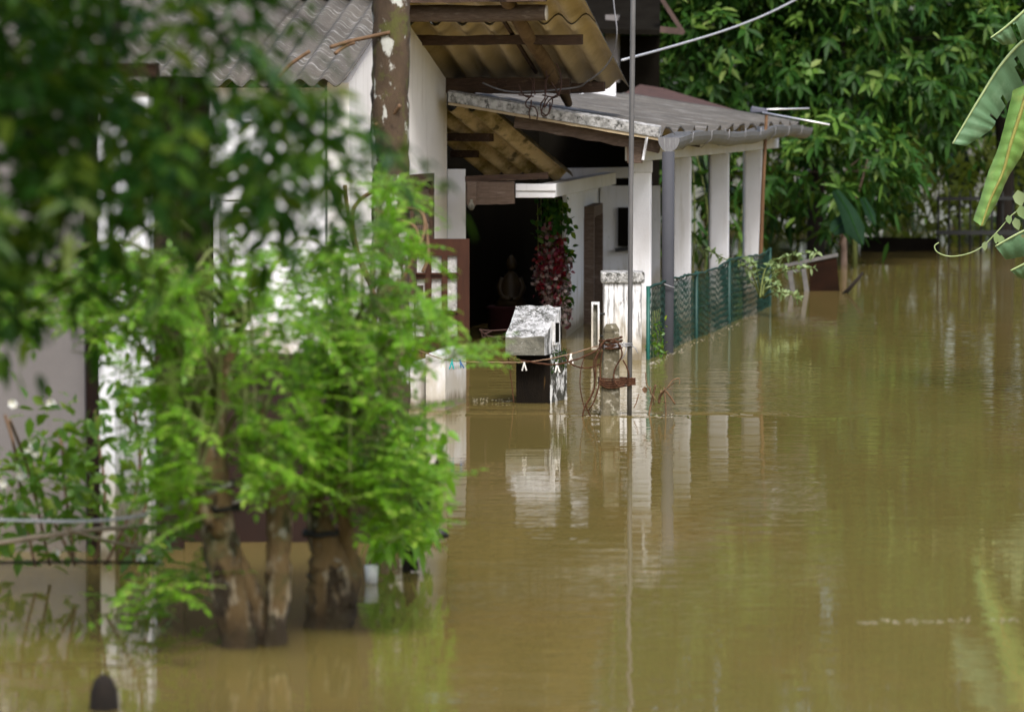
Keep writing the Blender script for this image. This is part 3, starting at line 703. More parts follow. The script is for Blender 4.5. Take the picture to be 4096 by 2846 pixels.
# ------------------------------------------------------------------ near left porch building
pb = empty('porch_building', P(400, 2211, 14.0) * 1, 'grey walled building with white fluted column and low corrugated porch roof at the left edge', 'building')
D0 = 14.0
def slab(mb, pxa, pxb, z0, z1, D, t=.06):
    xa, xb = P(pxa, 0, D).x, P(pxb, 0, D).x
    mb.box(Vector(((xa + xb) / 2, D + t, (z0 + z1) / 2)), Vector(((xb - xa) / 2, 0, 0)), Vector((0, t, 0)), Z * ((z1 - z0) / 2))
m = MB(); slab(m, -2200, 326, -.6, 1.78, 14.0); m.build('wall', M['plaster_grey'], pb)
m = MB(); slab(m, 330, 384, -.6, 1.78, 14.06, .03); slab(m, 592, 720, -.6, 1.78, 14.06, .03); m.build('door_frame', M['frame_dark'], pb)
m = MB(); slab(m, 720, 1490, -.6, .72, 14.3, .03); slab(m, 722, 830, .80, 1.78, 14.302, .03); m.build('door_and_dark_sheet', M['frame_dark'], pb)  # door panel plus an added dark sheet for the darkness behind the trunks
m = MB(); slab(m, 386, 589, -.6, 1.70, 13.75, .10)
for k in range(6): 
    x = 470 + k * 20; m.tube([P(x, 2330, 13.75) * 1, P(x, 420, 13.75) * 1], .0085, 8)
m.build('fluted_column', M['column_paint'], pb)
m = MB(); upf = (A * -1 - Z * .3).normalized(); p0 = Vector((P(1010, 0, 13.6).x, 13.6, 1.87)); 
corr_sheet(m, p0 - upf * 2.6 - B * 2.6, upf, B, 2.6, 2.6, seed=41, seg=5, rag=.01); m.build('porch_roof', [M['sheet_top'], M['sheet_under']], pb)
m = MB(); m.beam(Vector((-2.6, 14.05, 1.80)), Vector((-1.3, 13.8, 1.80)), .05, .05); m.build('eave_beam', M['wood_dark'], pb)

# ------------------------------------------------------------------ neighbour house behind
nh = empty('neighbour_house', Vector((1.0, 36, 0)), 'dark eaved house with brown fascia boards and red tiled lower roof behind the veranda', 'house')
nD = 36.0
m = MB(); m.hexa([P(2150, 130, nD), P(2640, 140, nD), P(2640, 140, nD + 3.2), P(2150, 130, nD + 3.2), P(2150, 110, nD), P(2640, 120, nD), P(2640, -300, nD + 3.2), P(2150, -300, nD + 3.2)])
m.build('roof', M['black'], nh)  # shaded soffit painted as a black roof
m = MB(); m.beam(P(2642, -10, nD - .05), P(2735, 135, nD - .05), .04, .09, Vector((0, -1, 0))); m.beam(P(2640, 118, nD - .12), P(2735, 128, nD - .12), .03, .06)
m.build('fascia', M['fascia'], nh)
m = MB(); m.beam(P(2450, 60, nD + .3), P(2450, 330, nD + .3), .12, .12, A); m.build('pillar', M['plaster_grey'], nh)
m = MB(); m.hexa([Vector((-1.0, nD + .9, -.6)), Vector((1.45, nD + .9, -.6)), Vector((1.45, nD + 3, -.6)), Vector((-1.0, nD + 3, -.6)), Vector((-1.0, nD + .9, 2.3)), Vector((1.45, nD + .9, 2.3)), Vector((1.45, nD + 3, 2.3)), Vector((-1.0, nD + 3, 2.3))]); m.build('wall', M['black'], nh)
m = MB(); m.hexa([P(2440, 405, 34.2), P(2960, 445, 34.2), P(2960, 445, 35.8), P(2440, 405, 35.8), P(2560, 338, 35.6), P(2650, 352, 35.6), P(2650, 352, 35.8), P(2560, 338, 35.8)]); m.build('tiled_roof', M['red_tile'], nh)

# ------------------------------------------------------------------ gate pillars, letterbox, posts
gD = 24.3
m = MB(); x0, x1 = P(2417, 0, gD).x, P(2570, 0, gD).x; zt_ = P(0, 1132, gD).z
m.box(Vector(((x0 + x1) / 2, gD + .12, (zt_ - .9) / 2)), Vector(((x1 - x0) / 2, 0, 0)), Vector((0, .12, 0)), Z * ((zt_ + .9) / 2))
gp = m.build('gate_pillar', M['plaster_dirty'], None, Vector(((x0 + x1) / 2, gD + .12, 0)), bevel=.012)
tag(gp, 'square white gate pillar with black mould streaks and a flat cap, beside the green fence', 'pillar')
m = MB(); zc = P(0, 1088, gD).z
m.box(Vector(((x0 + x1) / 2, gD + .12, (zt_ + zc) / 2)), Vector(((x1 - x0) / 2 + .018, 0, 0)), Vector((0, .14, 0)), Z * ((zc - zt_) / 2)); m.build('cap', M['mossy_concrete'], gp, bevel=.01)
# narrow white gate frame beside it
m = MB(); x0, x1 = P(2367, 0, gD).x, P(2400, 0, gD).x; z1 = P(0, 1208, gD).z; z0 = P(0, 1397, gD).z
for (xa, xb, za, zb2) in ((x0, x0 + .012, z0, z1), (x1 - .012, x1, z0, z1), (x0 + .012, x1 - .012, z1 - .014, z1), (x0 + .012, x1 - .012, z0, z0 + .014)):
    m.box(Vector(((xa + xb) / 2, gD, (za + zb2) / 2)), Vector(((xb - xa) / 2, 0, 0)), Vector((0, .03, 0)), Z * ((zb2 - za) / 2))
gf = m.build('gate_leaf', M['plaster_dirty'], None, Vector((x1, gD, 0)))
tag(gf, 'narrow white metal gate leaf seen edge on, hinged to the square white pillar', 'gate')
m = MB(); m.box(Vector(((x0 + x1) / 2, gD + .012, (z0 + z1) / 2)), Vector(((x1 - x0) / 2 - .012, 0, 0)), Vector((0, .006, 0)), Z * ((z1 - z0) / 2 - .014)); m.build('infill', M['block_front'], gf)
for yy in (1255, 1343):
    m = MB(); m.tube([P(2398, yy, gD), P(2420, yy, gD)], .007, 8); m.build('hinge', M['iron'], gf)
# low white wall end in front of the door
lD = WD(1640)
m = MB(); pl0, pl1 = P(1702, 1640, lD), P(1781, 1640, lD); zt_ = P(0, 1416, lD).z; zt2 = P(0, 1408, lD).z
dp = A * .56
m.hexa([pl0 - Z * .6, pl1 - Z * .6, pl1 + dp - Z * .6, pl0 + dp - Z * .6, Vector((pl0.x, lD, zt_)), Vector((pl1.x, lD, zt_)), Vector((pl1.x, lD, zt2)) + dp, Vector((pl0.x, lD, zt2)) + dp])
m2 = P(1600, 1640, lD + .1); zz = P(0, 1458, lD).z
m.hexa([m2 - Z * .6, Vector((pl0.x - .001, lD + .1, -.6)), Vector((pl0.x - .001, lD + .25, -.6)), m2 + Vector((0, .15, -.6)), Vector((m2.x, lD + .1, zz - .02)), Vector((pl0.x - .001, lD + .1, zz + .02)), Vector((pl0.x - .001, lD + .25, zz + .02)), Vector((m2.x, lD + .25, zz - .02))])
tag(m.build('low_wall', M['plaster'], None, Vector((pl0.x, lD, 0)), bevel=.006), 'low white wall end rising from the water in front of the brown door', 'wall')

# letterbox block on a dark pillar
bD = WD(1612)
lb = empty('letterbox_pillar', Vector((P(2130, 1612, bD).x, bD, 0)), 'mould-stained white concrete letterbox with sloping top on a black wet pillar', 'letterbox')
def rot(v, an): return Vector((v.x * math.cos(an) - v.y * math.sin(an), v.x * math.sin(an) + v.y * math.cos(an), v.z))
yaw = -R(13); ex = rot(Vector((1, 0, 0)), R(-2)); ey = Vector((math.sin(R(13)), math.cos(R(13)), 0))
# head: sloped top block
f0 = P(2020, 1420, bD - .12); f1 = P(2180, 1422, bD - .12); zft = P(0, 1347, bD - .12).z
zbt = P(0, 1224, bD + .2).z; dep = Vector((P(2246, 0, bD + .22).x - f1.x, .34, 0))
dep2 = Vector((P(2066, 0, bD + .22).x - f0.x, .34, 0))
zb0 = f0.z
nxs, nys = 7, 7; vs = []; fs = []
def headpt(u, v, top):
    base = f0.lerp(f1, u) + dep2.lerp(dep, u) * v
    zt = zft + (zbt - zft) * v + rng.normal() * .0035
    return Vector((base.x + rng.normal() * .002, base.y, zt if top else zb0))
top = [[headpt(i / nxs, j / nys, True) for i in range(nxs + 1)] for j in range(nys + 1)]
vs = [p for r_ in top for p in r_]; nb = len(vs)
def tid(i, j): return j * (nxs + 1) + i
for j in range(nys):
    for i in range(nxs): fs.append((tid(i, j), tid(i + 1, j), tid(i + 1, j + 1), tid(i, j + 1)))
hb = MB(); hb.add(vs, fs, 0, True)
def skirt(ids, mi):
    n0 = len(hb.v); pts = [vs[k] for k in ids]; hb.v += pts + [Vector((p.x, p.y, zb0)) for p in pts]
    for k in range(len(ids) - 1): hb.f.append([n0 + k + len(ids), n0 + k + 1 + len(ids), n0 + k + 1, n0 + k]); hb.mi.append(mi); hb.sm.append(False)
skirt([tid(i, 0) for i in range(nxs + 1)], 1); skirt([tid(nxs, j) for j in range(nys + 1)], 2); skirt([tid(i, nys) for i in range(nxs, -1, -1)], 2); skirt([tid(0, j) for j in range(nys, -1, -1)], 2)
hb.add([f0, f1, f1 + dep, f0 + dep2], [(3, 2, 1, 0)], 1)
head = hb.build('letterbox', [M['mossy_concrete'], M['block_front'], M['lichen_white']], lb)
m = MB(); sp = f1 + dep * .62 + Vector((.001, -.004, 0)); n_s = dep.normalized().cross(Z)
c = f1 + dep * .64 + n_s * .004; m.box(Vector((c.x, c.y, (zb0 + .11))), dep.normalized() * .045, n_s * .006, Z * .055); sl = m.build('slot', M['black'], head)
m = MB()
for q in (-1, 1): m.box(Vector((c.x, c.y, zb0 + .11)) + dep.normalized() * .051 * q, dep.normalized() * .006, n_s * .008, Z * .065)
m.box(Vector((c.x, c.y, zb0 + .11 - .06)), dep.normalized() * .045, n_s * .008, Z * .006); m.build('slot_frame', M['lichen_white'], head)
g0 = P(2062, 1612, bD); g1 = P(2202, 1612, bD); dp = Vector((P(2276, 0, bD + .33).x - g1.x, .33, 0)); ztp = zb0 + .004
m = MB()
m.hexa([g0 - Z * .6, g1 - Z * .6, g1 + dp - Z * .6, g0 + dp - Z * .6, Vector((g0.x, g0.y, zb0 - .002)), Vector((g1.x, g1.y, zb0 - .002)), Vector((g1.x, g1.y, zb0 - .002)) + dp * .93, Vector((g0.x, g0.y, zb0 - .002)) + dp * .93])
for k in range(len(m.f)): m.mi[k] = 1 if k == 3 else 0
m.build('pillar', [M['black_concrete'], M['lichen_side']], lb, bevel=.012)
mo = Leaves()
for k in range(200):
    t = rng.random() * .85; c = g1 + dp * t; z = P(0, rng.uniform(1405, 1490), bD).z
    mo.add(Vector((c.x + .004, c.y, z)), rnd_dir(.2) * .5 + Vector((.1, -.3, 0)), rnd_dir(), .011, .009)
mo.build('moss', M['leaf_deep'], lb)
# twisted wire stubs at its left side
m = MB()
for (pts) in ([(1918, 1318), (1960, 1322), (2000, 1320), (2035, 1318)], [(1920, 1318), (1945, 1340), (1980, 1348), (2030, 1346)], [(1940, 1330), (1955, 1355), (1945, 1335), (1965, 1325)], [(1995, 1372), (1990, 1358), (2005, 1356), (2010, 1366), (2000, 1375)], [(1925, 1322), (1930, 1345), (1940, 1350)]):
    m.tube(smooth_pts([P(x, y, bD - .05 + .02 * (i % 2)) for i, (x, y) in enumerate(pts)], 4), .0045, 5)
m.tube(smooth_pts([P(1940, 1340, bD), P(1943, 1400, bD), P(1938, 1430, bD), P(1950, 1462, bD)], 4), .003, 5)
tag(m.build('wire_stub', M['wire_rust'], None, P(2030, 1330, bD)), 'twisted rusty wire ends sticking out left of the concrete letterbox', 'wire')

# concrete fence post
cD = WD(1662)
m = MB(); hw0, hw1 = 75 * mpp(cD) / 2, 62 * mpp(cD) / 2
xb_, xt_ = P(2444, 0, cD).x, P(2449, 0, cD).x; zs_ = P(0, 1318, cD).z; zt_ = P(0, 1297, cD).z
rings = [(-.7, hw0 * 1.1, xb_), (0.0, hw0, xb_), (.12, hw0 * .985, xb_ * .75 + xt_ * .25), (.24, hw0 * .93, (xb_ + xt_) / 2), (.36, hw0 * .88, xb_ * .25 + xt_ * .75), (zs_, hw1, xt_), (zt_, hw1 * .62, xt_)]
vs = []; fs = []
for z, hw, x in rings:
    ch = hw * .16
    for (sx, sy) in ((-hw + ch, -hw), (hw - ch, -hw), (hw, -hw + ch), (hw, hw - ch), (hw - ch, hw), (-hw + ch, hw), (-hw, hw - ch), (-hw, -hw + ch)):
        vs.append(Vector((x + sx + rng.normal() * .0012, cD + hw0 + sy, z + rng.normal() * .001)))
for i in range(len(rings) - 1):
    for k in range(8): fs.append((i * 8 + k, i * 8 + (k + 1) % 8, i * 8 + 8 + (k + 1) % 8, i * 8 + 8 + k))
fs.append(tuple((len(rings) - 1) * 8 + k for k in range(8)))
m.add(vs, fs)
tag(m.build('concrete_post', M['post_concrete'], None, Vector((xb_, cD + hw0, 0))), 'short grey concrete fence post bound with rusty rope, standing in the water', 'post')
# tall steel pole
pD = cD + .03
m = MB(); m.tube([P(2517, 1720, pD), P(2520, 1300, pD), P(2523, 800, pD), P(2529, 300, pD), P(2535, -300, pD), P(2540, -900, pD)], [.0135, .0135, .0135, .0145, .0145, .0145], 12)
tag(m.build('steel_pole', M['galv'], None, P(2517, 1662, pD)), 'tall thin grey steel pole tied to the concrete post, rising past the roof edge', 'pole')
# binding ropes
def ring(mb, cx, cy, cz, rx, ry, rad, turns=1.0, tilt=0.0, n=18, ph=0.0):
    pts = []
    for k in range(int(n * turns) + 1):
        an = ph + 2 * math.pi * k / n
        pts.append(Vector((cx + rx * math.cos(an), cy + ry * math.sin(an), cz + tilt * math.cos(an) + .003 * math.sin(an * 2.3 + k))))
    mb.tube(pts, rad, 6)
pc = Vector((xt_, cD + hw0, 0))
rp = empty('binding_rope', Vector((xt_, cD, P(0, 1380, cD).z)), 'rusty coir rope wound round the concrete post with loose loops trailing into the water', 'rope')
m = MB()
for k in range(6): ring(m, xt_ - .004, cD + hw0, P(0, 1358 + k * 7, cD).z, hw0 * 1.22, hw0 * 1.25, .004, tilt=.006 * (-1) ** k + .004)
m.build('coil', M['rope'], rp); m = MB()
for k in range(5):
    zz = P(0, 1515 + k * 6, cD).z
    pts = [Vector((xb_ - hw0 * 1.15, cD - .008, zz + .004)), Vector((xb_, cD - .012, zz - .004 * k)), Vector((P(2535, 0, cD).x, cD - .004, zz + .003)), Vector((P(2541, 0, cD).x, cD + .03, zz)), Vector((P(2530, 0, cD).x, cD + .055, zz)), Vector((xb_ + hw0, cD + hw0 * 2 + .01, zz)), Vector((xb_ - hw0, cD + hw0 * 2 + .01, zz)), Vector((xb_ - hw0 * 1.2, cD + hw0, zz + .004)), Vector((xb_ - hw0 * 1.15, cD - .008, zz + .002))]
    m.tube(smooth_pts(pts, 3), .0045, 6)
m.build('coil', M['rope'], rp)
m = MB()
loops = [[(2405, 1390), (2385, 1440), (2382, 1500), (2372, 1570), (2340, 1625), (2330, 1665)],
         [(2400, 1400), (2375, 1450), (2380, 1530), (2365, 1580), (2345, 1620), (2362, 1665)],
         [(2410, 1400), (2400, 1470), (2400, 1520), (2378, 1600), (2355, 1640)],
         [(2340, 1425), (2325, 1470), (2320, 1540), (2332, 1610), (2340, 1640)],
         [(2478, 1375), (2488, 1420), (2462, 1470), (2455, 1510), (2470, 1540), (2495, 1540), (2515, 1510), (2508, 1470), (2492, 1440)],
         [(2395, 1390), (2420, 1362), (2450, 1358), (2470, 1370), (2478, 1390)]]
for i, l in enumerate(loops):
    m.tube(smooth_pts([P(x, y, cD - .02 - .012 * ((k + i) % 3)) for k, (x, y) in enumerate(l)], 5), .0042 if i != 3 else .0028, 6)
m.build('loose_loop', M['rope'], rp)
bw_ = empty('binding_wire', P(2500, 1378, cD), 'bright wire twisted between the concrete post and the tall steel pole', 'wire')
m = MB()
for k in range(3):
    y = 1372 + k * 6
    m.tube(smooth_pts([P(2415, y + 8, cD - .004), P(2450, y + 6, cD - .006), P(2500, y, cD - .008), P(2524, y, cD + .012), P(2528, y + 2, cD + .05), P(2500, y + 4, cD + .07)], 4), .0026, 6)
m.tube(smooth_pts([P(2520, 1383, cD), P(2538, 1388, cD - .03), P(2552, 1412, cD - .03)], 5), .0026, 6)
m.tube(smooth_pts([P(2484, 1437, cD - .02), P(2500, 1415, cD - .03), P(2505, 1390, cD - .02), P(2490, 1378, cD - .03), P(2500, 1366, cD - .03)], 5), .0022, 6)
m.build('wire', M['wire'], bw_)

# clotheslines
kD = cD + .05
def rope_obj(name, pts, rad, mat, label, cat, fuzz=.0015, n=8):
    sp = smooth_pts(pts, n); r = random.Random(len(sp))
    sp = [p + Vector((r.uniform(-1, 1), r.uniform(-1, 1), r.uniform(-1, 1))) * fuzz for p in sp]
    m = MB(); m.tube(sp, [rad * r.uniform(.8, 1.25) for _ in sp], 6)
    return tag(m.build(name, mat, None, pts[0]), label, cat)
L1 = [(1560, 1362), (1640, 1388), (1690, 1407), (1780, 1438), (1850, 1445), (1930, 1448), (2040, 1449), (2110, 1447), (2210, 1432), (2300, 1410), (2360, 1392), (2408, 1378)]
rope_obj('clothesline', [P(x, y, kD) for x, y in L1], .0032, M['rope_pale'], 'long pale clothesline holding the pegs, strung left from the concrete post', 'clothesline')
L2 = [(2028, 1420), (2060, 1436), (2130, 1448), (2210, 1458), (2260, 1450), (2330, 1428), (2380, 1405), (2408, 1382)]
rope_obj('tie_rope', [P(x, y, kD - .06 + .02 * math.sin(i)) for i, (x, y) in enumerate(L2)], .0048, M['rope'], 'thick rusty rope sagging between the letterbox pillar and the concrete post', 'rope')
L3 = [(2262, 1425), (2280, 1452), (2320, 1468), (2360, 1470), (2400, 1455)]
rope_obj('tie_rope', [P(x, y, kD - .04) for x, y in L3], .0042, M['rope'], 'short lower rusty rope hanging slack just left of the concrete post', 'rope')
L4 = [(2034, 1425), (2040, 1480), (2048, 1540), (2055, 1610)]
rope_obj('tie_rope', [P(x, y, bD - .05) for x, y in L4], .0035, M['rope'], 'thin rope end hanging straight down the left of the black pillar', 'rope')

def peg(px, py, h, an, mat, label, spread=.5):
    D = kD; top = P(px, py, D); k = h * mpp(D)
    m = MB()
    for s in (-1, 1):
        # two jaws crossing near the top, legs open below the line
        a = an + s * spread * .42
        def q(u, v): # u across, v down
            return top + Vector((u * math.cos(an) - v * math.sin(an) * -1 * 0, .004 * s, -v)) 
        dx = math.sin(a)
        p0 = top + Vector((-dx * .10 * k - s * .05 * k, s * .003, .0)); p1 = top + Vector((dx * 1.0 * k, s * .003, -k))
        m.beam(p0, p1, .011, .15 * k, Vector((1, 0, 0)))
    m.beam(top + Vector((-.09 * k, 0, -.42 * k)), top + Vector((.09 * k + math.sin(an) * .3 * k, 0, -.42 * k)), .014, .07 * k)
    o = m.build('clothes_peg', mat, None, top, bevel=.001)
    return tag(o, label, 'clothes peg', 'clothes pegs on the line')
peg(1629, 1381, 42, .05, M['peg_pale'], 'pale blue clothes peg hanging alone at the left, against the brown door', .25)
peg(1773, 1430, 40, -.05, M['peg_cream'], 'cream clothes peg on the line in front of the low white wall')
peg(1808, 1436, 40, -.05, M['peg_teal'], 'bright teal clothes peg beside the cream one')
peg(1840, 1438, 34, .30, M['peg_blue'], 'dark blue clothes peg tilted beside the teal one', .45)
peg(2097, 1442, 40, 0.0, M['peg_white'], 'white clothes peg against the black pillar front, left of the other white pegs', .55)
peg(2226, 1449, 40, .12, M['peg_white'], 'white clothes peg on the sagging rusty rope by the mossy pillar corner', .6)
peg(2283, 1414, 40, .02, M['peg_white'], 'white clothes peg over open water between the letterbox and the concrete post', .55)

# rusty wire bundle hanging from the roof beam
hb_ = MB(); hD = 25.22
for l in ([(2075, 340), (2090, 375), (2110, 388), (2125, 380), (2130, 340), (2120, 310)], [(2125, 385), (2105, 405), (2105, 425), (2122, 432), (2125, 400)], [(2122, 428), (2116, 450), (2120, 472)], [(2124, 425), (2140, 430), (2150, 455), (2148, 478)],
          [(2190, 310), (2180, 350), (2180, 390), (2164, 415), (2165, 445), (2185, 460), (2200, 440), (2210, 405), (2205, 390)], [(2185, 395), (2175, 420), (2165, 455), (2180, 465), (2195, 450), (2200, 410)], [(2195, 385), (2180, 405), (2178, 430), (2190, 410), (2205, 395), (2235, 380), (2245, 330), (2240, 290), (2225, 255)],
          [(2075, 380), (2100, 382), (2135, 386)], [(2170, 380), (2210, 388), (2238, 372)], [(2138, 312), (2135, 345), (2140, 378)], [(2182, 318), (2184, 350), (2182, 378)], [(2205, 330), (2225, 360), (2238, 385)], [(2185, 285), (2188, 310), (2200, 300)]):
    hb_.tube(smooth_pts([P(x, y, hD - .05 + .025 * math.sin(i * 2.1)) for i, (x, y) in enumerate(l)], 5), .0048, 5)
tag(hb_.build('wire_bundle', M['wire_rust'], None, P(2150, 340, hD)), 'tangled rusty wire loops hanging from the roof beam above the veranda', 'wire')
# cables
m = MB(); m.tube(smooth_pts([P(2448, -60, 25.3), P(2458, 40, 25.3), P(2468, 130, 25.3), P(2455, 210, 25.4), P(2415, 275, 25.5), P(2350, 325, 25.6), P(2290, 352, 25.7), P(2050, 368, 25.7), P(1930, 332, 25.7)], 6), .0055, 7)
tag(m.build('cable', M['cable_grey'], None, P(2458, 40, 25.3)), 'thin grey cable looping down from the roof edge to the big beam', 'cable')
m = MB(); m.tube(smooth_pts([P(2488, 241, 25.9), P(2700, 183, 28), P(2900, 122, 30), P(3060, 60, 32), P(3200, -10, 34), P(3400, -120, 36)], 6), .0095, 8)
tag(m.build('cable', M['cable_white'], None, P(2488, 241, 25.9)), 'pale thick cable rising right from the roof edge across the trees', 'cable')

# ------------------------------------------------------------------ green chain-link fence
fN = P(2592, 1437, WD(1437)); fF = Vector((P(3088, 0, 30.6).x, 30.6, 0)); fN.z = 0
fdir = (fF - fN); fL = fdir.length; fd = fdir.normalized(); fh = .465
fe = empty('chain_link_fence', fN, 'green plastic coated chain-link fence half under water along the veranda', 'fence')
m = MB(); cell = .046; r_ = random.Random(5)
def fp(s, z):
    bulge = .012 * math.sin(s * 2.6) + .003 * math.sin(s * 7 + z * 9)
    return fN + fd * s + fd.cross(Z) * bulge + Z * (z + .012 * math.sin(s * 1.9) * z / fh)
nz = int(.60 / (cell / 2))
s = 0.0; k = 0
while s < fL:
    for dirn in (1, -1):
        pts = []; zj = r_.uniform(-.03, 0)
        for j in range(nz + 3):
            z = -.13 + zj + j * cell / 2
            if z > fh: break
            pts.append(fp(s + dirn * (cell / 2 if j % 2 else 0) * .5 + (cell / 2 if dirn < 0 else 0), z))
        m.tube(pts, .0023, 3, cap=False, smooth=False)
    s += cell / 2 * 2; k += 1
m.build('mesh', M['green_wire'], fe)
m = MB()
m.tube([fp(fL * i / 60, fh) + Z * rng.normal() * .004 for i in range(61)], [.009 * rng.uniform(.7, 1.3) for i in range(61)], 6)
m.tube([fp(fL * i / 30, .22) for i in range(31)], .0025, 5)
m.build('top_wire', M['green_wire'], fe)
for s in (0.0, .66, 2.2, 3.9, fL):
    m = MB(); c = fp(s, 0); m.tube([c - Z * .5, c + Z * (fh + .012)], .014 if s else .013, 10); m.build('post', M['green_post'] if s == 0 else M['green_wire'], fe)
m = MB(); m.tube(smooth_pts([P(2640, 1128, 24.93), P(2668, 1140, 24.93), P(2698, 1150, 24.95)], 4), .004, 6)
tag(m.build('tie_wire', M['wire'], None, P(2640, 1128, 24.93)), 'pale wire tied round the grey drainpipe to hold the green fence', 'wire')
# creeper in the fence near the post
cp = empty('fence_creeper', fp(.25, 0), 'green creeper climbing the green fence between its first post and the drainpipe', 'creeper')
l_ = Leaves()
for k in range(150):
    s = rng.uniform(.12, .5); z = abs(rng.normal()) * .11
    l_.add(fp(s, z) + Vector((rng.normal() * .02, -abs(rng.normal()) * .01, 0)), rnd_dir(.3), rnd_dir(), rng.uniform(.02, .04), .018)
l_.build('leaves', M['leaf_mid'], cp)
m = MB()
for k in range(5): s = .15 + .07 * k; m.tube(smooth_pts([fp(s, -.05), fp(s + .03, .1), fp(s - .02, .2), fp(s + .02, .3)], 4), .003, 4)
m.build('stem', M['twig_green'], cp)

# pinnate branch helper
def pinnate(lv, tw, base, d, L, pairs, ll, lw, droop=.25, up=Z, rach=.0022):
    d = Vector(d).normalized(); pts = []
    for i in range(5):
        t = i / 4; pts.append(base + d * L * t - Z * droop * L * t * t)
    if tw is not None: tw.tube(pts, [rach, rach * .9, rach * .8, rach * .6, rach * .3], 3, cap=False, smooth=False)
    for i in range(pairs + 1):
        t = .22 + .78 * i / pairs
        p = base + d * L * t - Z * droop * L * t * t
        tan = (d - Z * 2 * droop * t).normalized(); sd = tan.cross(up)
        if sd.length < .05: sd = Vector((1, 0, 0))
        sd.normalize(); n = sd.cross(tan)
        if i == pairs: lv.add(p, tan, n + Vector(rng.normal(size=3)) * .15, ll * 1.05, lw, .2); continue
        for sg in (-1, 1):
            dd = sd * sg * .9 + tan * .45 + Vector(rng.normal(size=3)) * .12
            lv.add(p, dd, n + Vector(rng.normal(size=3)) * .25, ll * rng.uniform(.8, 1.1), lw * rng.uniform(.85, 1.1), .22)

# pale leafy sprays at the far end of the fence
fs_ = empty('fence_shrub', P(3040, 1200, 29.4), 'pale small-leaved shrub leaning over the far end of the green fence', 'shrub')
lv = Leaves(); tw = MB()
br = [[(3040, 1190), (3000, 1080), (2930, 1050), (2850, 1010), (2790, 990)], [(3040, 1190), (3060, 1080), (3110, 1040), (3180, 1020), (3268, 1008)], [(3050, 1190), (3080, 1120), (3150, 1080), (3255, 1070)], [(3040, 1190), (3010, 1130), (2950, 1115)], [(3055, 1190), (3100, 1170), (3160, 1175), (3200, 1190)], [(3050, 1180), (3060, 1130), (3090, 1085), (3140, 1070)], [(3040, 1190), (3080, 1150), (3110, 1140)], [(3045, 1190), (3030, 1100), (3015, 1060), (2990, 1030)]]
for b_ in br:
    sp = smooth_pts([P(x, y, 29.0 + .3 * math.sin(i + b_[1][0])) for i, (x, y) in enumerate(b_)], 6); tw.tube(sp, lerp_list([.008, .006, .005, .004, .003][:len(b_)], 6), 5)
    for i in range(6, len(sp)):
        for sg in range(3):
            lv.add(sp[i], rnd_dir(.15), Z + Vector(rng.normal(size=3)) * .4, rng.uniform(.04, .065), .026, .2)
tw.build('branches', M['twig_green'], fs_); lv.build('leaves', M['leaf_pale'], fs_)

# TV antenna
aD = WD(1236)
an = empty('tv_antenna', P(3035, 1236, aD), 'television antenna with two bright rods on a thin rusty mast behind the fence', 'antenna')
m = MB(); m.tube([P(3036, 1300, aD), P(3040, 1100, aD), P(3052, 750, aD), P(3066, 460, aD)], [.019, .018, .016, .013], 10); m.build('mast', M['pole_dark'], an)
m = MB(); m.hexa([P(2998, 452, aD - .05), P(3072, 452, aD - .05), P(3072, 452, aD + .05), P(2998, 446, aD + .05), P(3006, 424, aD - .04), P(3066, 434, aD - .04), P(3066, 434, aD + .04), P(3006, 424, aD + .04)]); m.build('head', M['antenna_box'], an, bevel=.012)
m = MB(); m.tube([P(3066, 438, aD + .05), P(3236, 434, aD + .3)], .0075, 8); m.build('rod', M['alu'], an)
m = MB(); m.tube([P(3050, 450, aD - .06), P(3318, 499, aD - .35)], .0075, 8); m.build('rod', M['alu'], an)

# dead plant debris by the post
dD = cD + .1
dp_ = empty('dead_plant', P(2620, 1655, dD), 'dry brown weed stalks poking out of the water right of the steel pole', 'plant')
m = MB()
for l, r in (([(2582, 1490), (2586, 1530), (2600, 1560), (2612, 1590), (2618, 1620)], .003), ([(2622, 1538), (2612, 1580), (2603, 1620), (2595, 1662)], .006), ([(2717, 1512), (2690, 1520), (2668, 1550), (2640, 1575), (2632, 1610)], .003), ([(2658, 1560), (2662, 1610), (2664, 1670)], .0035), ([(2655, 1562), (2640, 1590), (2637, 1612)], .006), ([(2660, 1560), (2680, 1585), (2700, 1615)], .0055), ([(2555, 1575), (2545, 1610), (2535, 1630)], .0028), ([(2600, 1545), (2605, 1570), (2625, 1600)], .0025), ([(2668, 1550), (2690, 1535), (2700, 1528)], .0022), ([(2717, 1512), (2720, 1525), (2716, 1535)], .002)):
    m.tube(smooth_pts([P(x, y, dD + .02 * math.sin(i + r * 999)) for i, (x, y) in enumerate(l)], 4), r, 5)
m.build('stalk', M['dead'], dp_)
l_ = Leaves(); l_.add(P(2578, 1545, dD), Vector((.1, 0, -1)), Vector((0, -1, .2)), .035, .03, .1); l_.add(P(2576, 1548, dD + .01), Vector((.5, 0, -1)), Vector((.5, -1, .2)), .03, .025, .1)
for k in range(10): l_.add(P(2650 + rng.normal() * 20, 1570 + rng.normal() * 22, dD), rnd_dir(), rnd_dir(), .03, .005)
l_.build('dry_leaf', M['dead'], dp_)

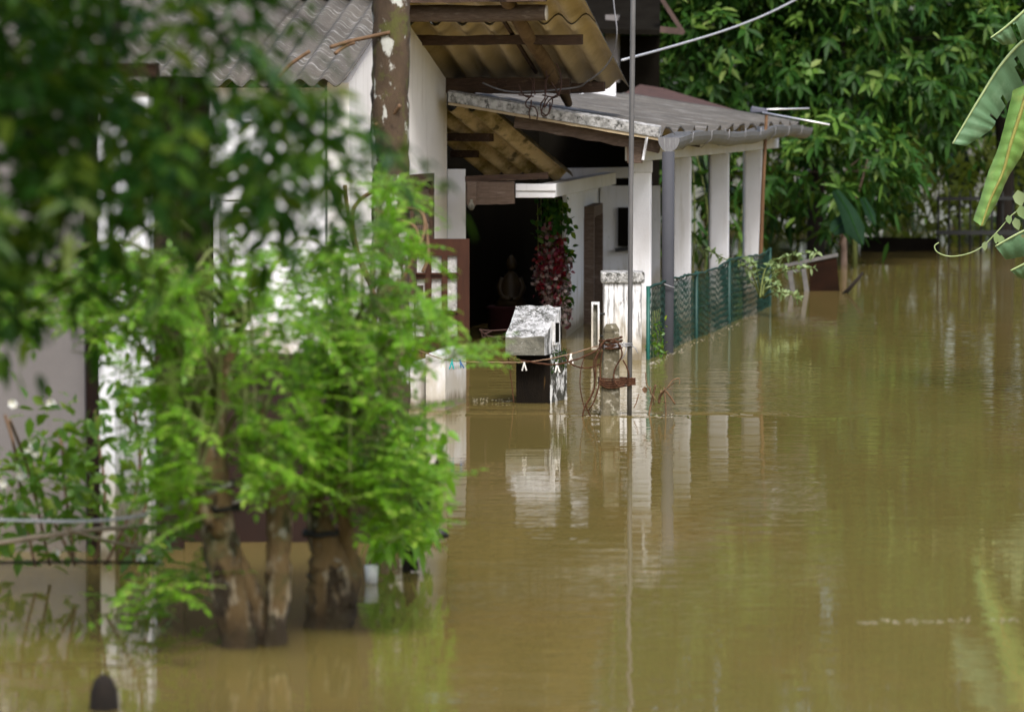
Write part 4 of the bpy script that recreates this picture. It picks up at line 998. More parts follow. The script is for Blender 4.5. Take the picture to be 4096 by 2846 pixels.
# ------------------------------------------------------------------ far right: gate, wall, railings, stick
gD2 = 33.0
og = empty('old_gate', P(3240, 1170, gD2), 'leaning old metal gate with grey top rail half sunk beyond the fence', 'gate')
m = MB(); m.beam(P(3120, 1066, gD2), P(3352, 1018, gD2), .03, .028); m.build('top_rail', M['gate_grey'], og)
for pa, pb2 in (((3158, 1075), (3176, 1200)), ((3212, 1062), (3232, 1200))):
    m = MB(); m.beam(P(*pa, gD2), P(*pb2, gD2), .03, .042, Vector((1, 0, 0))); m.build('upright', M['gate_grey'], og)
m = MB(); m.beam(P(3158, 1085, gD2 + .02), P(3215, 1076, gD2 + .02), .02, .03); m.build('cross_rail', M['gate_grey'], og)
m = MB(); m.hexa([P(3238, 1200, gD2), P(3362, 1200, gD2), P(3362, 1200, gD2 + .03), P(3238, 1200, gD2 + .03), P(3238, 1052, gD2), P(3346, 1028, gD2), P(3346, 1028, gD2 + .03), P(3238, 1052, gD2 + .03)]); m.build('panel', M['rust'], og)
m = MB(); m.tube([P(3372, 1180, 32.6), P(3410, 1140, 32.6), P(3452, 1090, 32.6)], [.02, .018, .012], 7)
tag(m.build('stick', M['bark_dark'], None, P(3372, 1175, 32.6)), 'dark stick poking slantwise out of the water beyond the old gate', 'stick')
m = MB(); wD = 41.5; m.hexa([P(3440, 1060, wD), P(3760, 1060, wD), P(3760, 1060, wD + .2), P(3440, 1060, wD + .2), P(3440, 946, wD), P(3760, 952, wD), P(3760, 952, wD + .2), P(3440, 946, wD + .2)])
tag(m.build('boundary_wall', M['black'], None, P(3580, 1010, wD)), 'low blackened boundary wall under the trees left of the iron railings', 'wall')
rl = empty('iron_railing', P(3920, 1010, 41), 'dark iron railing with thin upright bars under the trees at the right edge', 'railing')
m = MB(); m.beam(P(3745, 930, 41), P(4400, 930, 41), .03, .05); m.build('rail', M['iron'], rl)
m = MB(); m.beam(P(3745, 795, 41), P(4400, 790, 41), .03, .04); m.build('rail', M['iron'], rl)
b0 = None
for k in range(15):
    x = 3752 + k * 43
    if b0 is None:
        m = MB(); q = P(x, 1010, 41.03); m.tube([q - Z * .4, Vector((q.x, q.y, .62)), Vector((q.x, q.y, .68))], [.013, .013, .003], 6); b0 = m.build('bar', M['iron'], rl)
    else:
        c = b0.copy(); COL.objects.link(c); c.parent = rl; c.location = b0.location + Vector((P(x, 0, 41).x - P(3752, 0, 41).x, 0, 0))

# ------------------------------------------------------------------ background trees
def whorl(lv, p, ax, n, L, W, hang=.35):
    ax = Vector(ax).normalized(); x = ax.orthogonal().normalized(); y = ax.cross(x); ph = rng.uniform(0, 6.28)
    for k in range(n):
        a = ph + k * 2.4
        rad = x * math.cos(a) + y * math.sin(a)
        d = rad * rng.uniform(.7, 1.1) + ax * rng.uniform(.05, .8) - Z * hang * rng.uniform(.3, 1.2)
        lv.add(p + ax * rng.uniform(-.05, .05), d, ax + Vector(rng.normal(size=3)) * .2, L * rng.uniform(.7, 1.15), W * rng.uniform(.85, 1.15), rng.uniform(.15, .45))
def mango(name, base, trunk_h, lean, crowns, nclump, per, L, W, mat, bark, label, cat='tree', group=None, tr=.12):
    t = empty(name, base, label, cat, group)
    tb = MB(); top = base + Vector((lean, 0, trunk_h))
    tb.tube(smooth_pts([base - Z * .6, base + Vector((lean * .1, 0, trunk_h * .35)), base + Vector((lean * .5, .05, trunk_h * .7)), top], 4), lerp_list([tr * 1.35, tr, tr * .85, tr * .7], 4), 9, wob=.08)
    trunk = tb.build('trunk', bark, t)
    lv = Leaves(); ly = Leaves(); bm_ = MB()
    for (c, rx, ry, rz) in crowns:
        c = Vector(c)
        bm_.tube(smooth_pts([top - Z * .3, (top + c) / 2 + Vector(rng.normal(size=3)) * .2, c], 4), lerp_list([tr * .5, tr * .3, tr * .12], 4), 6)
        for k in range(nclump):
            u = rnd_dir(.1); rr = rng.uniform(.45, 1.0) ** .5
            cc = c + Vector((u.x * rx * rr, u.y * ry * rr, u.z * rz * rr))
            if k % 4 == 0: bm_.tube([c.lerp(cc, .2), c.lerp(cc, .6) + Vector(rng.normal(size=3)) * .1, cc], [tr * .12, tr * .08, tr * .04], 5)
            cr = rng.uniform(.28, .55)
            for q in range(per):
                d = (rnd_dir(.25) + u * .6).normalized()
                p = cc + Vector((d.x * cr * 1.2, d.y * cr, d.z * cr * .8))
                if p.z < .1: continue
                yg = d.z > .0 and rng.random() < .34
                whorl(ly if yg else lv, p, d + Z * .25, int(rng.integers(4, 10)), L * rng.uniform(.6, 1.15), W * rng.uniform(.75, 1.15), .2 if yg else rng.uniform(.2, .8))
                for z_ in range(4):
                    pp = p + Vector(rng.normal(size=3)) * .17
                    if pp.z > .08: (ly if yg and z_ < 2 else lv).add(pp, rnd_dir(-.5), rnd_dir(.8), L * rng.uniform(.35, .8), W * rng.uniform(.6, 1.0), rng.uniform(.1, .6))
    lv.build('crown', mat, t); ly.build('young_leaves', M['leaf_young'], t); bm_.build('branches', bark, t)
    return t
grp = 'mango trees behind the house'
mango('mango_tree', Vector((P(3268, 0, 40).x, 40, 0)), 2.2, .1, [((3.1, 40, 3.4), 1.7, 1.3, 1.5), ((2.2, 39.5, 2.5), 1.1, 1.0, 1.0), ((3.9, 39.6, 2.3), 1.1, 1.0, 1.1), ((3.2, 40.6, 5.2), 1.8, 1.4, 1.2)], 36, 15, .20, .058, M['leaf_mango'], M['bark_dark'], 'large mango tree with a thick black trunk beyond the end of the veranda', 'tree', grp, .085)
mango('mango_tree', Vector((5.6, 42.5, 0)), 2.2, -.1, [((4.9, 42, 3.0), 1.5, 1.2, 1.2), ((6.4, 42, 3.6), 1.5, 1.2, 1.4), ((5.6, 42.5, 4.6), 1.9, 1.5, 1.5)], 36, 15, .19, .056, M['leaf_mango'], M['bark_dark'], 'mango tree with drooping leaf whorls behind the iron railing at the right', 'tree', grp, .10)
mango('mango_tree', Vector((1.1, 43.5, 0)), 2.4, .2, [((1.4, 42, 3.4), 1.3, 1.1, 1.2), ((.2, 43, 4.2), 1.6, 1.2, 1.4), ((1.9, 43.5, 2.2), 1.2, 1.0, 1.2)], 32, 14, .195, .058, M['leaf_mango'], M['bark_dark'], 'mango tree rising above the veranda roof beside the neighbouring house', 'tree', grp, .12)
mango('mango_tree', Vector((9.6, 44, 0)), 2.6, 0, [((8.6, 43.5, 3.0), 1.8, 1.3, 1.8), ((10.4, 44, 4.2), 2.0, 1.5, 2.0)], 26, 11, .22, .055, M['leaf_mango'], M['bark_dark'], 'outermost mango tree at the far right, beyond the picture edge', 'tree', grp, .12)
mango('young_tree', Vector((P(3390, 0, 38).x, 38.2, 0)), .5, -.05, [((3.38, 38.2, .95), .45, .4, .30)], 12, 8, .22, .055, M['leaf_mango'], M['bark_pale'], 'young tree with a short pale trunk under the large mango', 'tree', None, .035)
# yellow-green shrubs behind the railing, a few broad leaves
def bush(name, c, r, n, L, W, mat, label, stems=5, bark='twig_green'):
    t = empty(name, Vector((c[0], c[1], 0)), label, 'shrub'); lv = Leaves(); tw = MB(); c = Vector(c)
    for k in range(stems):
        e = c + Vector((rng.normal() * r[0] * .5, rng.normal() * r[1] * .5, rng.uniform(.2, .9) * r[2])); b0 = Vector((c.x + rng.normal() * .15, c.y + rng.normal() * .1, -.3))
        tw.tube(smooth_pts([b0, b0.lerp(e, .5) + Vector((rng.normal() * .05, 0, .05)), e], 4), lerp_list([.016, .011, .005], 4), 5)
    for k in range(n):
        u = rnd_dir(.15); rr = rng.uniform(.3, 1) ** .6
        p = c + Vector((u.x * r[0] * rr, u.y * r[1] * rr, u.z * r[2] * rr))
        if p.z < .02: continue
        lv.add(p, rnd_dir(-.1) + u * .5, Z + Vector(rng.normal(size=3)) * .5, L * rng.uniform(.6, 1.2), W * rng.uniform(.7, 1.2), rng.uniform(.1, .4))
    tw.build('stems', M[bark], t); lv.build('leaves', mat, t); return t
bush('sunlit_shrub', (4.9, 44.5, .55), (.6, .5, .75), 420, .20, .07, M['leaf_lit'], 'yellow-green shrub with painted-in sunlight seen through the left bars of the iron railing')
bush('sunlit_shrub', (6.0, 45, .6), (.7, .5, .8), 420, .20, .07, M['leaf_lit'], 'yellow-green shrub with painted-in sunlight behind the railing at the very right edge')
bush('understory_shrub', (3.6, 41.6, .6), (.9, .5, .6), 420, .22, .06, M['leaf_mango'], 'dark low shrub between the mango trunk and the boundary wall')
bush('understory_shrub', (1.9, 37.6, .7), (.8, .4, .8), 420, .2, .05, M['leaf_mango'], 'dark shrub showing between the white veranda columns')
bush('understory_shrub', (2.9, 42, .7), (.7, .5, .7), 300, .24, .06, M['leaf_lit'], 'yellowish low shrub in the gap left of the black mango trunk')
# dark drooping banana clump leaf behind
def banana_leaf(parent, pts, width, mat, rib, name='leaf', splits=(), twist=0.0, edge=None):
    """blade along pts (world), width per point; splits = tears at fractions"""
    sp = smooth_pts(pts, 6); n = len(sp); wl = lerp_list(width, 6); m = MB(); vs = []; fs = []
    for i, p in enumerate(sp):
        t = (sp[min(i + 1, n - 1)] - sp[max(i - 1, 0)]).normalized()
        side = t.cross(Vector((0, -1, .25))).normalized(); nn = side.cross(t).normalized()
        for k, u in enumerate((-1, -.5, 0, .5, 1)):
            wv = wl[i] * u
            vs.append(p + side * wv * math.cos(twist) + nn * (wv * math.sin(twist) - abs(u) ** 1.4 * wl[i] * .35 + rng.normal() * .001))
    for i in range(n - 1):
        for k in range(4):
            if (i, k) in splits: continue
            fs.append((i * 5 + k, i * 5 + k + 1, i * 5 + 6 + k, i * 5 + 5 + k))
    m.add(vs, fs, 0, True)
    lf = m.build(name, mat, parent)
    m = MB(); m.tube(sp, lerp_list([w_ * 0 + .006 for w_ in width], 6), 6); m.build('midrib', rib, lf)
    return lf
M['banana'] = surf('banana_leaf', (.12, .22, .115), (.085, .17, .085), 5, .45, .25, 60, mapping=(1, 1, 1), spec=.35, layers=[((.24, .36, .22), 5, .52, .75, None, .7), ((.20, .12, .04), 7, .66, .70, None, .9)])
M['banana_lit'] = surf('sun_painted_banana_leaf', (.17, .30, .07), (.11, .22, .045), 5, .45, .25, 60, spec=.4, layers=[((.30, .36, .10), 6, .55, .7, None, .6), ((.20, .10, .03), 9, .65, .69, None, .9)])  # lit copy of the banana leaf, light put into the colour
M['banana_dark'] = surf('dark_broad_leaf', (.010, .028, .012), (.006, .018, .008), 5, .7, .2, 40, spec=.06)
M['rib'] = surf('pale_midrib', (.34, .42, .20), (.26, .34, .14), 10, .5, .1)
M['rib_dry'] = surf('drying_midrib', (.26, .27, .07), (.22, .20, .045), 12, .7, .2, layers=[((.12, .06, .02), 20, .60, .68, None, .7)])
bt = empty('broad_leaf_plant', P(3400, 1040, 37.5), 'dark plant with a few broad drooping leaves under the large mango tree', 'plant')
banana_leaf(bt, [P(3340, 760, 37.5), P(3390, 840, 37.2), P(3420, 910, 37.0), P(3450, 980, 36.9)], [.04, .08, .10, .01], M['banana_dark'], M['leaf_deep'])
banana_leaf(bt, [P(3410, 850, 37.6), P(3360, 900, 37.3), P(3330, 930, 37.2)], [.07, .09, .03], M['banana_dark'], M['leaf_deep'])
banana_leaf(bt, [P(3450, 790, 37.5), P(3480, 850, 37.2), P(3500, 900, 37.1)], [.03, .05, .01], M['banana_dark'], M['leaf_deep'])
m = MB(); m.tube([P(3420, 1100, 37.7), P(3417, 960, 37.7), P(3408, 870, 37.6)], [.03, .025, .012], 7); m.build('stem', M['twig_green'], bt)

# banana plant at the right edge
bnD = 21.5
bp = empty('banana_plant', Vector((P(4600, 0, bnD).x, bnD, 0)), 'banana plant whose torn broad leaves hang in from the right edge', 'banana plant')
m = MB(); q = P(4600, 0, bnD).x; m.tube([Vector((q, bnD, -.5)), Vector((q, bnD, 1.2)), Vector((q - .05, bnD, 2.4))], [.12, .11, .06], 12); m.build('trunk', M['bark_pale'], bp)
def half_leaf(pts_rib, pts_edge, mat, rib, name='leaf', tears=()):
    """one visible half-blade: from the midrib down to the outer edge"""
    a = smooth_pts(pts_rib, 8); b = smooth_pts(pts_edge, 8); n = min(len(a), len(b)); m = MB(); vs = []; fs = []; K = 6
    for i in range(n):
        for k in range(K + 1):
            u = k / K; v = a[i].lerp(b[i], u); v = v + Vector((0, -.035 * math.sin(u * 2.2) + .006 * math.sin(i * 1.7), .0)); vs.append(v)
    for i in range(n - 1):
        for k in range(K):
            if i in tears and k >= tears[i]: continue
            fs.append((i * (K + 1) + k, i * (K + 1) + k + 1, (i + 1) * (K + 1) + k + 1, (i + 1) * (K + 1) + k))
    m.add(vs, fs, 0, True); lf = m.build(name, mat, bp)
    m = MB(); m.tube([p + Vector((0, -.004, 0)) for p in a], lerp_list([.011, .0045], n - 1)[:n], 7); m.build('midrib', rib, lf)
    return lf
Q = lambda x, y, d=0: P(x, y, bnD + d)
half_leaf([Q(4500, -60, .2), Q(4250, 50, .1), Q(4096, 160), Q(4000, 265), Q(3920, 390), Q(3860, 490), Q(3810, 575)],
          [Q(4600, 120, .3), Q(4330, 260, .25), Q(4180, 330, .2), Q(4060, 380, .15), Q(3990, 470, .12), Q(3960, 520, .1), Q(3860, 585, .06)], M['banana'], M['rib'], tears={8: 4, 11: 2, 12: 1, 19: 1, 20: 2, 27: 4, 33: 4})
half_leaf([Q(4400, -220, -.2), Q(4200, -60, -.2), Q(4100, 40, -.2), Q(4020, 110, -.2), Q(3962, 152, -.2)],
          [Q(4420, -100, -.1), Q(4230, 60, -.1), Q(4130, 140, -.1), Q(4050, 175, -.1), Q(4005, 180, -.1)], M['banana'], M['rib'], tears={20: 1, 21: 0})
half_leaf([Q(4120, 330, -.1), Q(4075, 470, -.1), Q(4040, 580, -.1), Q(4010, 690, -.1), Q(3960, 800, -.1), Q(3925, 905, -.1)],
          [Q(4050, 360, 0), Q(4020, 480, 0), Q(3990, 590, 0), Q(3950, 690, 0), Q(3920, 790, 0), Q(3890, 880, 0)], M['banana_lit'], M['rib_dry'])
half_leaf([Q(4120, 335, -.095), Q(4077, 470, -.095), Q(4042, 580, -.095), Q(4012, 690, -.095), Q(3962, 800, -.095), Q(3926, 905, -.095)],
          [Q(4190, 380, .02), Q(4130, 500, .02), Q(4090, 610, .02), Q(4030, 710, .02), Q(3990, 800, .02), Q(3935, 900, .02)], M['banana_lit'], M['rib_dry'])
half_leaf([Q(4500, 760, -.3), Q(4250, 860, -.3), Q(4100, 920, -.3), Q(3980, 985, -.3)], [Q(4520, 900, -.2), Q(4260, 980, -.2), Q(4110, 1020, -.2), Q(4020, 1038, -.2)], M['banana'], M['rib'])
half_leaf([Q(4400, 900, -.4), Q(4200, 1000, -.4), Q(4110, 1048, -.4), Q(4042, 1082, -.4)], [Q(4420, 1050, -.3), Q(4220, 1120, -.3), Q(4130, 1120, -.3), Q(4070, 1110, -.3)], M['banana'], M['rib'])
# vine tendril
vt = empty('vine_tendril', Q(3745, 1000), 'thin pale vine tendril curling below the banana leaves with small round leaves', 'vine')
m = MB(); m.tube(smooth_pts([Q(4300, 700), Q(4150, 810), Q(4060, 850), Q(3990, 925), Q(3930, 985), Q(3870, 1015), Q(3800, 1025), Q(3752, 1010), Q(3738, 985), Q(3755, 970)], 7), .0035, 6); m.build('stem', M['rib'], vt)
lv = Leaves()
for (x, y, L, W) in ((3985, 930, .06, .045), (4005, 940, .055, .04), (3940, 965, .05, .035), (4060, 870, .07, .05), (4030, 860, .05, .04), (4080, 820, .08, .06), (4070, 760, .09, .07)): lv.add(Q(x, y, -.01), Vector((rng.normal() * .3, 0, -1)), Vector((rng.normal() * .3, -1, .3)), L, W, .1)
lv.build('leaves', M['leaf_pale'], vt)
# far wood
lv = Leaves()
for k in range(15000):
    x = rng.uniform(-22, 26); y = rng.uniform(47, 58); z = rng.uniform(0, 1) ** .8 * (9.0 + 1.2 * math.sin(x * .9) + 1.0 * math.sin(x * 2.3 + 1))
    lv.add((x, y, z), rnd_dir(-.2), rnd_dir(.6), rng.uniform(.5, .9), rng.uniform(.22, .38), .3)
tag(lv.build('far_wood', M['leaf_far']), 'dense dark wood closing the view behind the mango trees', 'wood', kind='stuff')

# ------------------------------------------------------------------ mossy trunk and its vines
tD = 17.5
tt = empty('lichen_tree', P(1560, 1850, tD), 'straight brown tree trunk spotted with pale lichen in front of the gable wall', 'tree')
m = MB(); ys = [1950, 1700, 1400, 1100, 900, 700, 500, 300, 100, -100, -500]
m.tube(smooth_pts([P(1562 + 5 * math.sin(y * .01), y, tD) for y in ys], 5), lerp_list([.10, .095, .09, .09, .088, .089, .088, .088, .088, .085, .08], 5), 16, wob=.06); m.build('trunk', M['bark_moss'], tt)
m = MB()
for l in ([(1500, 840), (1600, 880), (1660, 910), (1690, 1000)], [(1570, 845), (1620, 832), (1680, 845), (1700, 900), (1680, 980), (1640, 1060), (1580, 1180)], [(1640, 780), (1680, 830), (1702, 890), (1710, 960), (1712, 1030), (1690, 1090)], [(1500, 760), (1440, 800), (1410, 860), (1430, 1000), (1480, 1120)], [(1600, 420), (1560, 470), (1500, 500)], [(1320, 190), (1400, 165), (1470, 150), (1560, 130)], [(1340, 215), (1380, 185), (1420, 170)], [(1100, 330), (1160, 260), (1240, 205)], [(1380, 740), (1400, 900), (1440, 1050), (1500, 1180)]):
    m.tube(smooth_pts([P(x, y, tD - .1 + .04 * math.sin(i)) for i, (x, y) in enumerate(l)], 5), .0095, 6)
m.build('vine', M['twig'], tt)

# ------------------------------------------------------------------ foreground leafy trees
def leafy_tree(name, base, trunks, polys, nleaf, Drange, label, ll=.034, lw=.0150, mat='leaf_bright', bark='bark_tan', hub=None, nbr=42):
    t = empty(name, base, label, 'tree')
    m = MB()
    for i, (pts, wd_) in enumerate(trunks):
        m.tube(smooth_pts([P(x, y, d) for x, y, d in pts], 5), lerp_list([w_ * .95 * mpp(pts[0][2]) / 2 for w_ in wd_], 5), 14, wob=.15, seed=i + 3)
    trunk = m.build('trunk', M[bark], t)
    lv = Leaves(); tw = MB()
    hub = [P(*h) for h in hub]
    tips = []; x_of = []; y_of = []
    for poly, frac in polys:
        for (x, y) in sample_poly(poly, int(nleaf * frac)):
            if math.sin(x * .021 + 1.3 * math.sin(y * .013)) + math.sin(y * .027 + 1.7 * math.sin(x * .009)) < -.75 and rng.random() < .85: continue      # gaps between the sprays
            if 330 < x < 600 and y > 1300 and rng.random() < .55: continue
            D = rng.uniform(*Drange); tips.append(P(x, y, D)); x_of.append(x); y_of.append(y)
    # limbs to a subset of tips, drooping
    idx = rng.permutation(len(tips))[:nbr]
    for i in idx:
        h = hub[int(rng.integers(len(hub)))]; e = tips[i]; mid = h.lerp(e, .5) + Z * (.10 + .15 * (e - h).length) 
        tw.tube(smooth_pts([h, mid, e], 6), lerp_list([.010, .0065, .003], 6), 6)
    for ei, e in enumerate(tips):
        h = hub[int(rng.integers(len(hub)))]
        o_ = e - h; Lf = rng.uniform(.15, .31)
        if abs(x_of[ei] - 880) < 75 and y_of[ei] > 1450 and rng.random() < .85: continue
        d = Vector((math.copysign(.55, o_.x) * min(1, abs(o_.x) / .2) + rng.normal() * .65, rng.normal() * .6, .22 + rng.normal() * .32)).normalized()
        dr = rng.uniform(.05, .40)
        pinnate(lv, tw, e - d * Lf * .5 + Z * dr * Lf * .25, d, Lf, int(rng.integers(7, 12)), ll * rng.uniform(.7, 1.15), lw * rng.uniform(.9, 1.2), dr)
    tw.build('branches', M['twig_green'], t); lv.build('crown', M[mat], t)
    return t
leafy_tree('leafy_tree', P(1000, 2590, 11.6),
    [([(960, 2680, 11.55), (955, 2560, 11.55), (915, 2350, 11.55), (880, 2150, 11.6), (868, 1980, 11.65), (855, 1800, 11.7), (880, 1600, 11.75), (930, 1400, 11.8), (980, 1250, 11.8)], [155, 150, 150, 150, 120, 105, 85, 50, 20]),
     ([(1075, 2680, 11.6), (1095, 2540, 11.6), (1110, 2350, 11.62), (1115, 2150, 11.65), (1112, 2000, 11.7), (1075, 1850, 11.75), (1040, 1700, 11.8), (1050, 1500, 11.9)], [125, 110, 105, 105, 95, 60, 45, 20]),
     ([(1040, 2660, 11.62), (1030, 2520, 11.62), (1000, 2380, 11.62), (940, 2200, 11.6)], [140, 130, 100, 50]),
     ([(885, 2130, 11.55), (800, 2020, 11.5), (760, 1940, 11.5)], [70, 55, 30])],
    [([(560, 1250), (700, 1080), (900, 1010), (1150, 980), (1400, 980), (1420, 1400), (1340, 1800), (1180, 1900), (1000, 1760), (860, 1650), (600, 1600)], .42),
     ([(-150, 1180), (150, 1120), (400, 1020), (620, 1000), (800, 1120), (740, 1380), (500, 1400), (330, 1290), (-150, 1330)], .50),
     ([(600, 1520), (840, 1560), (840, 1900), (760, 2050), (620, 1980)], .14),
     ([(930, 1700), (1240, 1700), (1230, 1980), (1130, 2040), (980, 1950)], .10),
     ([(400, 2330), (560, 2250), (860, 2260), (840, 2420), (500, 2480)], .08),
     ([(380, 1400), (600, 1380), (640, 1600), (560, 1720), (420, 1640)], .08),
     ([(600, 1850), (800, 1880), (830, 2060), (700, 2160), (590, 2080)], .08)],
    690, (11.0, 12.4), 'bushy light green tree with a forked knobbly trunk rising from the flood at the left', hub=[(880, 1600, 11.75), (980, 1300, 11.8), (1040, 1700, 11.8), (860, 1850, 11.7)])
leafy_tree('leafy_tree', P(1310, 2510, 12.0),
    [([(1310, 2600, 12.0), (1315, 2480, 12.0), (1330, 2360, 12.0), (1320, 2250, 12.0), (1290, 2130, 12.0), (1265, 2000, 12.05), (1275, 1850, 12.1), (1330, 1600, 12.2), (1400, 1350, 12.3)], [215, 200, 215, 180, 125, 80, 60, 40, 18]),
     ([(1370, 2420, 11.98), (1400, 2250, 12.0), (1375, 2080, 12.0), (1365, 1960, 12.0), (1380, 1850, 12.0), (1450, 1650, 12.0)], [120, 90, 60, 60, 45, 20])],
    [([(1200, 1060), (1400, 960), (1520, 1020), (1640, 1200), (1660, 1400), (1700, 1600), (1760, 1760), (1560, 1850), (1300, 1800), (1200, 1500)], .52),
     ([(1620, 1150), (1700, 1180), (1800, 1290), (1890, 1370), (1920, 1460), (1860, 1450), (1760, 1380), (1660, 1330)], .09),
     ([(1490, 720), (1600, 700), (1640, 800), (1620, 900), (1540, 960)], .05),
     ([(1500, 880), (1600, 920), (1700, 1020), (1740, 1090), (1680, 1100), (1560, 1010)], .07),
     ([(1480, 1760), (1700, 1740), (1760, 1880), (1740, 2000), (1480, 2060)], .12),
     ([(1200, 1760), (1500, 1760), (1480, 1980), (1400, 2060), (1230, 1980)], .10),
     ([(1400, 1880), (1520, 1800), (1700, 1880), (1730, 2050), (1640, 2140), (1450, 2100)], .14)],
    590, (11.5, 12.8), 'bright green feathery tree with a stout brown trunk, right of the forked one', hub=[(1330, 1600, 12.2), (1400, 1350, 12.3), (1450, 1650, 12.0), (1275, 1850, 12.1)])
# waterside plant with broader leaves near the bottom right of the trees
ws = empty('waterside_shrub', P(1640, 2260, 13.4), 'small dark-stemmed shrub with broad bright leaves at the waterline right of the trunks', 'shrub')
lv = Leaves(); tw = MB()
for l in ([(1660, 2280), (1650, 2150), (1690, 2000), (1700, 1850), (1680, 1720)], [(1625, 2290), (1630, 2180), (1640, 2060), (1600, 1900)], [(1690, 2060), (1720, 1960), (1760, 1840)], [(1650, 2150), (1590, 2100), (1520, 2080)]):
    sp = smooth_pts([P(x, y, 13.4) for x, y in l], 5); tw.tube(sp, .016, 6)
for poly, n in (([(1500, 1780), (1800, 1720), (1790, 1900), (1720, 2050), (1600, 2000), (1500, 1950)], 170), ([(1480, 2080), (1680, 2040), (1760, 2120), (1680, 2200), (1540, 2220), (1470, 2180)], 190)):
    for x, y in sample_poly(poly, n): lv.add(P(x, y, rng.uniform(13.0, 13.7)), rnd_dir(-.1), Z + Vector(rng.normal(size=3)) * .5, rng.uniform(.05, .09), rng.uniform(.022, .035), .3)
tw.build('stems', M['bark_dark'], ws); lv.build('leaves', M['leaf_bright'], ws)

# flowering shrub on the left
fw_ = empty('flowering_shrub', P(250, 2230, 13.2), 'loose shrub with small white flowers in front of the grey wall', 'shrub')
lv = Leaves(); tw = MB(); fl_ = Leaves()
for l in ([(140, 2260), (90, 2000), (60, 1800), (20, 1660)], [(200, 2260), (120, 1900), (40, 1680)], [(300, 2260), (260, 1950), (250, 1800), (230, 1720)], [(380, 2260), (420, 2000), (400, 1800), (380, 1640)], [(300, 2250), (200, 2050), (130, 1850)], [(420, 2260), (520, 2050), (560, 1850), (540, 1650)], [(480, 2260), (560, 2100), (600, 1950)]):
    tw.tube(smooth_pts([P(x, y, rng.uniform(12.9, 13.4)) for x, y in l], 5), .006, 5)
for poly, n in (([(-200, 1820), (150, 1780), (330, 1680), (400, 1560), (400, 1560), (650, 1700), (650, 1900), (500, 2080), (-200, 2080)], 640), ([(-200, 2060), (540, 2060), (640, 2200), (300, 2280), (-200, 2250)], 150), ([(60, 1600), (330, 1560), (330, 1720), (120, 1760)], 26), ([(360, 1330), (620, 1300), (640, 1600), (420, 1620)], 50), ([(500, 2160), (700, 2140), (640, 2330), (380, 2300)], 60)):
    for x, y in sample_poly(poly, n):
        if 370 < x < 610 and 1450 < y and rng.random() < .5: continue
        lv.add(P(x, y, rng.uniform(12.6, 13.5)), rnd_dir(.2), Z + Vector(rng.normal(size=3)) * .6, rng.uniform(.045, .085), rng.uniform(.02, .036), .25)
for (x, y) in ((52, 1612), (135, 1772), (140, 1810), (85, 1900), (222, 2210), (565, 2228), (625, 2240), (118, 1800), (-60, 1950), (205, 1610), (12, 1930)):
    for k in range(7): 
        a = k * .9; fl_.add(P(x, y, 12.75), Vector((math.cos(a), -.4, math.sin(a))), Vector((0, -1, .3)), .020, .015, .1)
    fl_.build('flower', M['petal_white'], fw_); fl_ = Leaves()
tw.build('stems', M['twig'], fw_); lv.build('leaves', M['leaf_mid'], fw_)
# poles and ropes across the left trees
def pole(pts, r, mat, name, label, cat):
    m = MB(); m.tube(smooth_pts([P(*p) for p in pts], 5), r, 7, wob=.08); tag(m.build(name, mat, None, P(*pts[0])), label, cat)
pole([(-120, 2190, 12.4), (200, 2140, 12.4), (460, 2110, 12.45), (700, 2105, 12.5)], .009, M['bamboo'], 'branch', 'thin weathered branch lying level across the flowering shrub, the upper one', 'branch')
pole([(250, 2110, 12.3), (420, 2160, 12.35), (590, 2195, 12.4)], .006, M['bamboo'], 'branch', 'short weathered branch slanting down across the fluted column', 'branch')
pole([(-120, 2250, 12.3), (300, 2246, 12.3), (640, 2250, 12.3)], .005, M['bark_dark'], 'branch', 'dark straight branch lying level just above the water at the left', 'branch')
pole([(-100, 2075, 12.0), (300, 2085, 11.9), (560, 2062, 11.8), (760, 2000, 11.6), (925, 1935, 11.45)], .0055, M['cable_white'], 'wire', 'pale fence wire stretched from the left to the forked trunk', 'wire')
pole([(930, 2010, 11.5), (1000, 1990, 11.5), (1075, 1965, 11.5)], .003, M['cable_white'], 'wire', 'short pale wire piece between the two stems of the forked trunk', 'wire')
m = MB(); q = P(868, 1935, 11.66); ring(m, q.x, q.y, q.z, .050, .050, .010, 1.0)
tag(m.build('rope_band', M['black_rubber'], None, q), 'upper dark band wrapped round the left stem of the forked trunk', 'band')
m = MB(); q = P(885, 2030, 11.62); ring(m, q.x, q.y, q.z, .060, .060, .008, 1.0)
tag(m.build('rope_band', M['black_rubber'], None, q), 'lower dark band wrapped round the left stem of the forked trunk', 'band')
m = MB(); q = P(1285, 2130, 12.0); ring(m, q.x, q.y, q.z, .054, .054, .011, 1.0)
tag(m.build('rope_band', M['black_rubber'], None, P(1285, 2130, 12.0)), 'dark band wrapped round the stout brown trunk', 'band')

